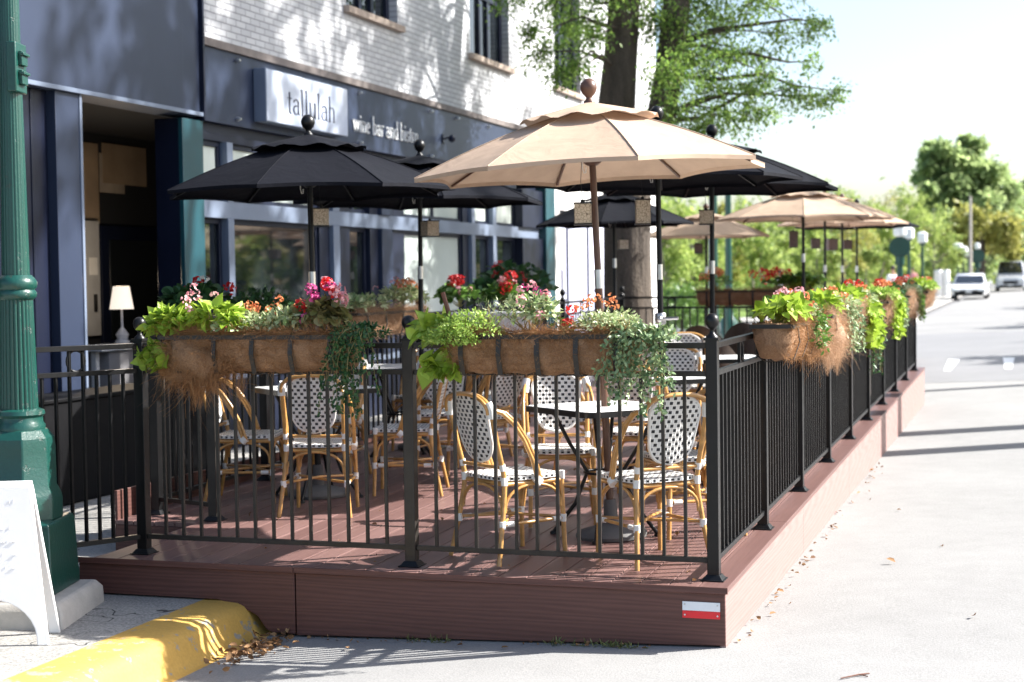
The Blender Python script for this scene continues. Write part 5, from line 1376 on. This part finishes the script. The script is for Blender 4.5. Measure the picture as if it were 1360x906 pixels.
for u, v, r, w in ((735,8,.38,1),(720,62,.30,.9),(752,40,.34,.9),(740,95,.22,.6),(775,20,.4,1),(778,85,.26,.7),(795,50,.3,.7),(700,40,.2,.5),(760,-25,.5,1),(800,-10,.4,1),
                   (868,20,.35,1),(905,30,.5,1.6),(935,15,.5,1.6),(965,25,.45,1.3),(925,70,.42,1.3),(893,95,.36,1.3),(880,145,.30,1.2),(905,140,.35,1.1),(872,185,.22,.8),(900,60,.3,1),(955,70,.35,1),(985,60,.3,.7),(1010,75,.25,.5),
                   (1040,45,.34,.8),(1075,40,.28,.6),(1100,35,.2,.35),(1020,100,.3,.7),(985,110,.32,.8),(1055,115,.3,.7),(1085,125,.26,.6),(1108,115,.2,.4),(940,120,.36,1),(960,150,.32,.9),(990,155,.28,.7),(1015,150,.2,.4),(930,165,.25,.7),(1070,80,.2,.3),
                   (1000,0,.4,.9),(1030,-20,.5,1),(900,-20,.6,1.4),(960,-30,.6,1.4),(850,-15,.4,.9),(680,-10,.3,.6)):
    C(u+rng.normal()*4, v+rng.normal()*4, 22+rng.normal()*.9, r*1.25, w)
for k in range(46):
    q = rng.normal(size=3); q /= np.linalg.norm(q); q *= rng.random()**.4
    cl.append((TB_.x+.3+q[0]*4.2, TB_.y+q[1]*4.2, 9.2+q[2]*2.9, .8, 1.4))
clusters_tree('street_tree', 'tall forked street tree with grey bark and feathery leaves behind the parasols', (TB_.x,TB_.y,gz), [tA,tB], cl, .058, L_LOCUST, BARK, 'trees', twigs=18, per=32, rng=rng, droop=.55, seg=18, jit=.22)
# trees across the street, outside the frame: they throw the dappled shade on the shopfronts and the trunk shadows on the road
def generic_tree(name, label, x, y, h, tr, crown_z, rx, rz, ncl, leaf, mat, bark, seed, group='trees', wt=1.0, crad=.7, twigs=10, per=16, tall=.9, z0=None):
    rg = np.random.default_rng(seed); z = zr(min(x,3),y)-.05 if z0 is None else z0
    lean = rg.normal(size=2)*.25
    tp_ = [(x,y,z,tr*1.5),(x,y,z+.25,tr*1.1),(x+lean[0]*.2,y+lean[1]*.2,z+h*.3,tr),(x+lean[0]*.6,y+lean[1]*.6,z+h*.6,tr*.7),(x+lean[0],y+lean[1],z+h*tall,tr*.25)]
    cl = []
    for k in range(ncl):
        q = rg.normal(size=3); q /= np.linalg.norm(q); q *= rg.random()**.33
        e = 1-.35*max(0,q[2]); cl.append((x+lean[0]*.6+q[0]*rx*e, y+lean[1]*.6+q[1]*rx*e, z+crown_z+q[2]*rz, crad*rg.uniform(.7,1.25), wt))
    return clusters_tree(name, label, (x,y,z), [tp_], cl, leaf, mat, bark, group, twigs=twigs, per=per, rng=rg, seg=8)
generic_tree('street_tree', 'tall tree across the street throwing shade on the left shopfront', 6.0, 10.7, 17, .24, 13.6, 5.4, 4.0, 42, .26, L_LOCUST, BARK, 51, wt=.6, crad=.95, twigs=10, per=14)
generic_tree('street_tree', 'tall tree across the street throwing shade on the shop sign', 6.9, 12.9, 17, .26, 14.6, 5.6, 4.2, 44, .26, L_LOCUST, BARK, 52, wt=.7, crad=.95, twigs=10, per=14)
generic_tree('street_tree', 'sparser tree across the street shading the upper brick wall', 7.5, 19.5, 15, .2, 13.2, 4.4, 3.2, 26, .26, L_LOCUST, BARK, 53, wt=1, crad=.9, twigs=9, per=14)
generic_tree('street_tree', 'leafy tree across the street mirrored in the shop window', 11, 27, 9, .2, 5.2, 4.2, 3.4, 45, .30, L_PARK, BARK, 54, crad=1, per=14)
for i, (x, y) in enumerate(((12,35),(11,43),(12.5,52),(11.5,62),(13,73))):
    generic_tree('street_tree', 'leafy tree across the street mirrored in the shop windows, %s along' % ('second','third','fourth','fifth','sixth')[i], x, y, 8.5, .2, 4.4, 4.6, 4.0, 50, .34, (L_PARK,L_HEDGE,L_YEL,L_HEDGE,L_PARK)[i], BARK, 55+i, crad=1.1, per=14)
# park trees beyond the cross street
PT = [ # px u, base v is ground, depth, top v, half width px, kind
 (885,62,262,55,0),(925,66,270,45,0),(965,74,255,48,1),(1008,70,282,45,0),(1050,78,270,45,0),(1085,72,285,40,0),(1120,84,258,48,1),(1150,90,262,42,0),(1165,76,290,36,0),(1205,95,248,46,0),(1240,100,262,40,0),(905,100,240,70,2),(1000,110,262,60,2),(1100,120,240,70,2),(1180,125,246,60,1),(850,75,255,55,0)]
for i, (u, d, vt, hw, kd) in enumerate(PT):
    g = at(u,400,d); z = zr(-2.6,g.y); top = at(u,vt,d).z; h = top-z; rx = hw*d/FPX
    kind = ('slender','pale','broad')[kd]
    generic_tree('park_tree', ['slender young park tree with light green leaves','pale yellowish park tree','broad far park tree'][kd]+' '+
        ('behind the black parasol pole at the left','left of the pale tan parasol','right of the green lamp posts','below the far tan parasol','between the far parasol poles','just right of the far parasol poles','left of the round green sign','directly behind the round green sign','above the red flowers on the street side','right of the round green sign','beside the big dark tree','furthest left','in the middle','toward the right','above the round green sign','beside the big tree trunk')[i],
        g.x, g.y, h, .05+.03*kd, h*.62, rx, h*.36, 22, .20 if kd < 2 else .28, (L_PARK,L_YEL,L_PARK)[kd], BARK_P, 100+i, 'park trees', wt=1, crad=rx*.42, twigs=9, per=14, z0=z)
# the big tree over the street end, with a lower yellowing one before it
def px_tree(label, d, spec, leaf, mat, seed, base_u, w=1.2, tw=26, per=22):
    rg = np.random.default_rng(seed); cl = []
    for u, v, r in spec:
        p = at(u+rg.normal()*2,v+rg.normal()*2,d+rg.normal()*1.4); cl.append((p.x,p.y,p.z,r*d/FPX,w))
    g = at(base_u,372,d); z = zr(0,g.y); vm = min(q[1] for q in spec); vx = max(q[1] for q in spec); a = at(base_u,(vm+vx)/2,d); c = at(base_u,vm*.75+vx*.25,d)
    clusters_tree('shade_tree', label, (g.x,g.y,z), [[(g.x,g.y,z-.1,.42),(g.x,g.y,z+1,.34),(a.x,a.y,a.z,.26),(c.x,c.y,c.z,.1)]], cl, leaf, mat, BARK, 'trees at the street end', twigs=tw, per=per, rng=rg, seg=8, jit=.34)
px_tree('tallest leafy tree rising over the parked cars at the end of the street', 118, [(1283,200,14),(1290,215,20),(1270,212,18),(1255,215,14),(1240,222,14),(1248,240,18),(1270,240,24),(1295,240,24),(1315,235,18),(1325,250,18),(1262,265,22),(1285,270,26),(1310,270,24),(1330,275,18),(1340,292,16),(1250,285,20),(1275,295,24),(1300,300,24),(1325,305,18),(1246,262,12),(1235,250,8),(1265,320,18),(1290,325,20),(1235,330,14)]+[(1288+(62 if q % 3 else 46)*math.cos(q*2.4)*math.sqrt((q+.5)/34), 282+74*math.sin(q*2.4)*math.sqrt((q+.5)/34), 11+(q*7 % 9)) for q in range(34)]+[(1234,204,8),(1227,216,7),(1240,196,7),(1252,200,8),(1222,236,7),(1231,244,9),(1284,187,7),(1298,192,8),(1330,232,9),(1343,252,9),(1350,275,9),(1224,275,7),(1220,300,8),(1228,312,9)], .44, L_PARKD, 71, 1288)
px_tree('lower yellowing tree before the tallest tree, above the silver van', 105, [(1285,288,16),(1300,292,20),(1320,292,18),(1338,300,16),(1275,305,18),(1255,310,18),(1310,312,22),(1335,318,16),(1290,322,20),(1262,330,16),(1345,330,10)], .36, L_YEL, 72, 1302)
px_tree('dark low tree left of the tallest tree behind the parked white car', 112, [(1248,300,14),(1262,315,16),(1245,322,16),(1258,340,14),(1242,345,12),(1275,345,12)], .36, L_PARKD, 73, 1252, tw=14)
px_tree('dark tree cut off by the right edge of the street end', 125, [(1360,262,14),(1372,275,20),(1356,300,14),(1370,310,20),(1358,332,12),(1375,340,18),(1365,240,9)], .42, L_PARKD, 74, 1372)
# tree belt and buildings far behind: one far-off mass
rg = np.random.default_rng(9); P = []
for k in range(330):
    u = rg.uniform(780,1420); d = rg.uniform(150,190); v = rg.uniform(318,372) if k % 3 else rg.uniform(300,340); p = at(u,v,d); q = rg.normal(size=(70,3))*np.array((2.2,2.2,1.3)); P.append(np.array(p)+q)
P = np.concatenate(P); P = P[P[:,2] > .2]
V, F, rr = leaves(P, rdir(len(P),0,rg), rdir(len(P),.8,rg), rg.uniform(.5,1.0,len(P)), LEAF, rg)
tag(np_mesh('tree_belt', V, F, L_PARK, None, rr), 'far-off belt of light green trees behind the park', kind='stuff')
# clipped shrubs along the park edge
for i, (u, v, d, r) in enumerate(((885,385,46,.8),(915,383,47,.95),(950,386,50,.7),(905,388,44,.6),(1015,383,54,.55),(1058,386,50,.8),(1090,388,56,.7),(1030,388,60,.6))):
    p = at(u,v,d); z = zr(-2.6,p.y); rg = np.random.default_rng(200+i); q, nn = mound((p.x,p.y,z+.35),900,(r,r,max(.6,p.z-z)),rg)
    V, F, rr = leaves(q, nn+rg.normal(size=q.shape)*.5, nn+rg.normal(size=q.shape)*.4, rg.uniform(.08,.18,900), LEAF, rg)
    s = thing('shrub', 'rounded green shrub at the park edge, '+('below the tree trunk','biggest of the left group','behind the red flowers','smallest at the left','before the park benches','between the first far poles','between the last far poles','behind the far poles')[i], 'shrub', (p.x,p.y,z), group='shrubs at the park edge')
    np_mesh('foliage', V, F, L_HEDGE, s, rr)
    b = MB(); b.tube([(p.x,p.y,z),(p.x,p.y,z+.5)], .04, 6); b.build('stem', BARK, s)

# ================================================================== STREET FURNITURE FAR OFF
def far_lamp(label, u, d, vtop, vbulb0, green=True, rg=.2):
    p = at(u,vbulb0,d); q = at(u,vtop,d); z = zr(min(p.x,0),p.y); t = thing('street_lamp', label, 'street lamp', (p.x,p.y,z), group='green street lamps')
    b = MB(); b.lathe([(.16,0),(.16,.35),(.09,.45),(.06,.6),(.05,p.z-z)], (p.x,p.y,z), 12); b.build('pole', GREEN, t, smooth=40)
    b = MB(); b.lathe([(rg*.6,0),(rg,.05),(rg*1.05,(q.z-p.z)*.85),(rg*.5,q.z-p.z)], (p.x,p.y,p.z+.002), 10); b.build('lantern_glass', LG, t, smooth=40)
    b = MB(); b.lathe([(.05,-.12),(rg*.7,-.02),(rg*.7,0)], (p.x,p.y,p.z), 10); b.build('capital', GREEN, t, smooth=40)
    return t
far_lamp('green lamp post with a white lantern, first right of the round sign', 1207, 58, 302, 318, rg=.19)
far_lamp('green lamp post with a white lantern, second right of the round sign', 1225, 66, 308, 323, rg=.2)
for i, (u, v) in enumerate(((1272,328),(1279,332),(1286,337))): far_lamp(('leftmost','middle','rightmost')[i]+' of three small white lanterns in a row over the white car', u, 100, v-5, v+4, rg=.28)
def sign_round(label, u, v, d, r):
    p = at(u,v,d); z = zr(min(p.x,0),p.y); t = thing('round_sign', label, 'sign', (p.x,p.y,z), group='round green signs')
    b = MB(); n_ = 28; b.prism([(p.x+r*math.cos(2*PI*k/n_), p.z+r*math.sin(2*PI*k/n_)) for k in range(n_)], 'y', p.y-.02, p.y+.02); b.build('disc', GREEN, t)
    b = MB(); b.tube([(p.x,p.y+.03,p.z-r*.9),(p.x,p.y+.03,p.z-r*1.7)], r*.45, 12); b.lathe([(.14,0),(.14,.3),(.085,.4),(.075,p.z-r-z)], (p.x,p.y+.03,z), 12); b.build('pole', GREEN, t, smooth=40)
    b = MB(); b.lathe([(.12,0),(.17,.05),(.17,.32),(.08,.36)], (p.x,p.y+.03,p.z+r*.98), 10); b.build('lantern_glass', LG, t, smooth=40); return t
sign_round('round dark green sign on a thick post with a white lantern on top', 1195, 328, 41, .27)
sign_round('small distant round green sign above the white car', 1298, 340, 95, .42)
nl = at(947,300,27); s2 = thing('street_lamp', 'green lamp post with a glass lantern behind the parasols, nearer of two', 'street lamp', (nl.x,nl.y,zs(nl.y)), group='green street lamps')
b = MB(); b.lathe([(.2,0),(.2,.5),(.11,.62),(.085,.8),(.075,3.0)], (nl.x,nl.y,zs(nl.y)), 14); b.build('pole', GREEN, s2, smooth=40)
b = MB(); b.lathe([(.06,3.0),(.24,3.2),(.24,3.24),(.06,3.26)], (nl.x,nl.y,zs(nl.y)), 8); b.build('capital', TANTRIM, s2)
b = MB(); b.lathe([(.19,3.26),(.21,3.62),(.001,3.63)], (nl.x,nl.y,zs(nl.y)), 6); b.build('lantern_glass', LG, s2, smooth=20)
b = MB()
for k in range(6): a = 2*PI*k/6; b.bar((nl.x+.2*math.cos(a),nl.y+.2*math.sin(a),zs(nl.y)+3.25),(nl.x+.215*math.cos(a),nl.y+.215*math.sin(a),zs(nl.y)+3.64),.02,.02)
b.lathe([(.26,3.63),(.12,3.75),(.02,3.9)], (nl.x,nl.y,zs(nl.y)), 8); b.build('lantern_cap', GREEN, s2)
nl = at(967,300,36); s3 = thing('street_lamp', 'slimmer green lamp post behind the parasols, further of two', 'street lamp', (nl.x,nl.y,zs(nl.y)), group='green street lamps')
b = MB(); b.lathe([(.2,0),(.2,.5),(.11,.62),(.085,.8),(.07,3.4)], (nl.x,nl.y,zs(nl.y)), 14); b.build('pole', GREEN, s3, smooth=40)
b = MB(); b.lathe([(.12,3.4),(.24,3.7),(.05,3.9)], (nl.x,nl.y,zs(nl.y)), 8); b.build('lantern_glass', LG, s3)
up_ = at(1289,330,92); b = MB(); b.lathe([(.10,0),(.09,3),(.07,5.7)], (up_.x,up_.y,zr(0,up_.y)), 10)
tag(b.build('utility_pole', M('weathered_grey_pole', (.42,.38,.34), .9)), 'pale utility pole standing before the big trees at the street end', 'pole')
for i, u in enumerate((1246,1256)):
    p = at(u,356,90); z = zr(0,p.y); b = MB(); b.lathe([(.22,0),(.22,1.3),(.24,1.32),(.24,1.42),(.18,1.5)], (p.x,p.y,z), 12)
    tag(b.build('bollard', WHITEWALL, smooth=40), ('left','right')[i]+' one of two white bollards beside the white car', 'bollard', 'white bollards at the street end')

# ================================================================== CARS (seen from the front, far off)
def car(label, u, d, L, Wd, H, paint, van=False, uoff=0):
    p = at(u,380,d); x0, y0 = p.x, p.y; z0 = zr(x0,y0)
    t = thing('parked_car' if not van else 'passenger_van', label, 'car' if not van else 'van', (x0,y0,z0), group='cars at the end of the street')
    PA = M('car_paint_'+('silver' if van else 'white'), paint, .25, .3 if van else 0, var=.02, coat=1)
    hw = Wd/2; belt = H*(.60 if not van else .56)
    def loft(st, name, mat, smooth=40):
        b = MB(); n_ = len(st[0][1]); V = [(x0+x,y0+y,z0+z) for y, ring in st for x, z in ring]
        F = [(i*n_+k,i*n_+(k+1)%n_,(i+1)*n_+(k+1)%n_,(i+1)*n_+k) for i in range(len(st)-1) for k in range(n_)]
        F += [tuple(range(n_)), tuple((len(st)-1)*n_+k for k in range(n_))]
        b.add(V, F); o = b.build(name, mat, t, smooth=smooth); 
        s = o.modifiers.new('round','BEVEL'); s.width = .05; s.segments = 3; return o
    def ring(w, zb, zt, k=.9): return [(-w*.93,zb),(-w,zb+.18),(-w,zt-.16),(-w*k,zt),(w*k,zt),(w,zt-.16),(w,zb+.18),(w*.93,zb)]
    hood = belt*.86 if not van else belt*.93
    body = loft([(-L/2,ring(hw*.86,.26,hood*.78)),(-L/2+.18,ring(hw*.97,.20,hood*.92)),(-L/2+1.1,ring(hw,.18,belt)),(L/2-.6,ring(hw,.18,belt)),(L/2,ring(hw*.9,.26,belt*.9))], 'body', PA)
    c0 = -L/2+(1.05 if not van else .75)
    def cab(w0, w1, zt): return [(-w0,belt-.03),(-w1,zt-.06),(-w1*.9,zt),(w1*.9,zt),(w1,zt-.06),(w0,belt-.03)]
    loft([(c0,[(-hw*.9,belt-.03),(-hw*.9,belt),(-hw*.85,belt+.005),(hw*.85,belt+.005),(hw*.9,belt),(hw*.9,belt-.03)]),(c0+.85,cab(hw*.92,hw*.76,H)),(L/2-(1.3 if not van else .5),cab(hw*.92,hw*.76,H)),(L/2-.35,[(-hw*.85,belt-.03),(-hw*.85,belt+.1),(-hw*.8,belt+.12),(hw*.8,belt+.12),(hw*.85,belt+.1),(hw*.85,belt-.03)])], 'cabin', PA)
    b = MB(); e = .015
    b.add([(x0+sx*hw*k,y0+yy_,z0+zz) for sx, k, yy_, zz in ((-1,.80,c0+.06-e,belt+.05),(1,.80,c0+.06-e,belt+.05),(1,.68,c0+.80-e,H-.07),(-1,.68,c0+.80-e,H-.07))], [(0,1,2,3)]); b.v = [(v[0],v[1]-.012,v[2]+.012) for v in b.v]
    b.build('windscreen', PANE, t, smooth=0)
    for sx in (-1,1):
        b = MB(); b.add([(x0+sx*hw*.915,y0+c0+.9,z0+belt+.03),(x0+sx*hw*.915,y0+L/2-1.2,z0+belt+.03),(x0+sx*hw*.79,y0+L/2-1.4,z0+H-.1),(x0+sx*hw*.79,y0+c0+1.05,z0+H-.1)], [(0,1,2,3)]); b.build('side_window', PANE, t, smooth=0)
        b = MB(); b.cbox((x0+sx*hw*.70,y0-L/2+.03,z0+hood*.70),(hw*.42,.16,.13)); b.build('headlight', LG, t, bevel=.03)
        b = MB(); b.cbox((x0+sx*(hw+.09),y0+c0+.55,z0+belt+.05),(.2,.12,.14)); b.build('wing_mirror', PA, t, bevel=.03)
        for yy_ in (-L/2+.85,L/2-.85):
            b = MB(); prof = [(.20,-.1),(.31,-.1),(.325,-.06),(.325,.06),(.31,.1),(.20,.1)]
            b.lathe(prof, (0,0,0), 20); b.v = [(x0+sx*(hw-.12)+v[2],y0+yy_+v[0],z0+.322+v[1]) for v in b.v]
            o = b.build('wheel', M('tyre_rubber', (.015,.015,.015), .8) if 'TYRE' not in globals() else TYRE, t)
            q = MB(); q.lathe([(.19,-.09),(.2,.09)], (0,0,0), 14); q.v = [(x0+sx*(hw-.12)+v[2],y0+yy_+v[0],z0+.322+v[1]) for v in q.v]; q.build('rim', STEEL, o)
    b = MB(); b.cbox((x0,y0-L/2-.01,z0+hood*.55),(hw*.95,.06,.20 if van else .12)); b.build('grille', DARKMETAL, t, bevel=.01)
    b = MB(); b.cbox((x0,y0-L/2+.0,z0+.30),(hw*1.5,.10,.16)); b.build('bumper', DARKMETAL, t, bevel=.02)
    b = MB(); b.cbox((x0,y0-L/2-.06,z0+.40),(.32,.02,.12)); b.build('number_plate', WHITEWALL, t)
    return t
TYRE = M('tyre_rubber', (.015,.015,.015), .8)
car('white sedan facing us near the street end', 1289, 86, 4.6, 1.9, 1.36, (.75,.75,.76))
car('silver van facing us at the right edge of the street end', 1343, 106, 4.9, 1.95, 1.95, (.55,.57,.62), van=True)

# ================================================================== PEOPLE IN THE PARK
def skin_obj(name, verts, edges, radii, mat, parent, root=0, sub=2):
    me = bpy.data.meshes.new(name); me.from_pydata(verts, edges, []); me.materials.append(mat)
    o = bpy.data.objects.new(name, me); COL.objects.link(o); o.parent = parent
    m = o.modifiers.new('skin','SKIN'); m.use_smooth_shade = True
    if not me.skin_vertices: me.attributes  # layer is made by the modifier
    for i, r in enumerate(radii):
        me.skin_vertices[0].data[i].radius = (r,r) if not hasattr(r,'__len__') else r
        me.skin_vertices[0].data[i].use_root = (i == root)
    s = o.modifiers.new('sub','SUBSURF'); s.levels = sub; s.render_levels = sub; return o
def person(label, u, d, rz, shirt, pants, hair, stride=.18, arm=.1, h=1.0):
    p = at(u,390,d); z = zr(-2.6,p.y)+.03; t = thing('person', label, 'person', (p.x,p.y,z), rz, group='people in the park')
    t.scale = (h,h,h)
    s = stride
    V = [(0,0,.95),(0,.01,1.15),(0,0,1.36),(0,0,1.47),(0,.015,1.54),(0,.02,1.64),(0,.015,1.72),
         (.09,0,.90),(.10,s*.6+.02,.49),(.10,s,.08),(.10,s+.13,.03),(-.09,0,.90),(-.10,-s*.3,.49),(-.10,-s,.10),(-.10,-s+.13,.03),
         (.17,0,1.38),(.24,-.03,1.11),(.23,arm,.88),(.23,arm+.05,.79),(-.17,0,1.38),(-.24,.02,1.11),(-.23,-arm+.08,.88),(-.23,-arm+.12,.79),(0,.115,1.615)]
    E = [(0,1),(1,2),(2,3),(3,4),(4,5),(5,6),(0,7),(7,8),(8,9),(9,10),(0,11),(11,12),(12,13),(13,14),(2,15),(15,16),(16,17),(17,18),(2,19),(19,20),(20,21),(21,22),(5,23)]
    Rr = [(.14,.10),(.135,.095),(.15,.10),.06,.065,(.082,.095),.06,.085,.058,.042,.035,.085,.058,.042,.035,.06,.042,.032,.028,.06,.042,.032,.028,.014]
    skin_obj('body', V, E, Rr, SKIN_C, t)
    def cl_(name, ids, extra, mat):
        mp = {a: i for i, a in enumerate(ids)}
        skin_obj(name, [V[i] for i in ids], [(mp[a],mp[b_]) for a, b_ in E if a in mp and b_ in mp], [tuple(x+extra for x in (Rr[i] if hasattr(Rr[i],'__len__') else (Rr[i],Rr[i]))) for i in ids], mat, t)
    cl_('shirt', [0,1,2,15,16,19,20], .018, shirt); cl_('trousers', [0,7,8,9,11,12,13], .016, pants)
    b = MB(); b.ball((0,0,1.685), .098, 12, 8, sz=.85); b.build('hair', hair, t, local=True, smooth=80)
    return t
SW = M('white_shirt', (.8,.8,.82), .8); SGY = M('grey_shirt', (.42,.44,.47), .8); SPK = M('pink_shirt', (.6,.25,.27), .8); PDK = M('dark_trousers', (.03,.035,.06), .8); PKH = M('khaki_trousers', (.38,.31,.22), .8); HD = M('dark_hair', (.03,.02,.015), .6)
person('person in a white shirt walking just left of the round green sign', 1186, 62, .6, SW, PKH, HD, h=1.05)
person('person in a white shirt and dark trousers seen left of the far tan parasol pole', 1018, 80, 2.2, SW, PDK, HD)
person('person in a grey shirt left of the far parasol poles by the shrubs', 1036, 62, 1.0, SGY, PKH, HD)
person('person in a white shirt left of the two far parasol poles', 1075, 84, -.7, SW, PDK, HD)
person('person in a light grey shirt between the far parasol poles', 1083, 90, 2.8, SGY, PDK, HD)
person('person in a pink shirt under the two white street lanterns', 1212, 84, .3, SPK, PDK, HD)
# ================================================================== SKY, SUN, CAMERA
sun_v = Vector((1.13,.53,1.0)).normalized()
el = math.asin(sun_v.z); az_ = math.atan2(sun_v.x, sun_v.y)
w = bpy.data.worlds.new('World'); scene.world = w; w.use_nodes = True
nt = w.node_tree; nt.nodes.clear()
sk = nt.nodes.new('ShaderNodeTexSky'); sk.sky_type = 'NISHITA'; sk.sun_disc = False; sk.sun_elevation = el; sk.sun_rotation = az_
sk.air_density = 1.0; sk.dust_density = 2.5; sk.ozone_density = 1.0; sk.altitude = 200
bg = nt.nodes.new('ShaderNodeBackground'); bg.inputs['Strength'].default_value = .10
ow = nt.nodes.new('ShaderNodeOutputWorld'); nt.links.new(sk.outputs[0], bg.inputs[0]); nt.links.new(bg.outputs[0], ow.inputs[0])
sl = bpy.data.lights.new('sun', 'SUN'); sl.energy = 5.0; sl.angle = math.radians(.5); sl.color = (1,.972,.925)
so = bpy.data.objects.new('sun', sl); COL.objects.link(so); so.rotation_euler = sun_v.to_track_quat('Z','Y').to_euler(); so.location = (8,4,9)
cam = bpy.data.cameras.new('camera'); co_ = bpy.data.objects.new('camera', cam); COL.objects.link(co_)
cam.sensor_width = 36; cam.sensor_fit = 'HORIZONTAL'; cam.lens = FPX/1360*36; cam.clip_end = 3000; cam.clip_start = .1
Mx = Matrix((CRT,CUP,-CFW)).transposed().to_4x4(); Mx.translation = CAMP; co_.matrix_world = Mx
cam.dof.use_dof = True; cam.dof.focus_distance = 8.0; cam.dof.aperture_fstop = 2.7; cam.dof.aperture_blades = 9
scene.camera = co_
scene.view_settings.view_transform = 'Standard'; scene.view_settings.look = 'None'; scene.view_settings.gamma = 1
scene.view_settings.exposure = 1.55; scene.view_settings.use_curve_mapping = False
scene.render.engine = 'CYCLES'; scene.cycles.use_denoising = True
try: scene.cycles.denoiser = 'OPENIMAGEDENOISE'
except Exception: pass
scene.cycles.max_bounces = 7; scene.cycles.transparent_max_bounces = 6; scene.cycles.sample_clamp_indirect = 6
scene.cycles.caustics_reflective = False; scene.cycles.caustics_refractive = False
bpy.context.view_layer.update()
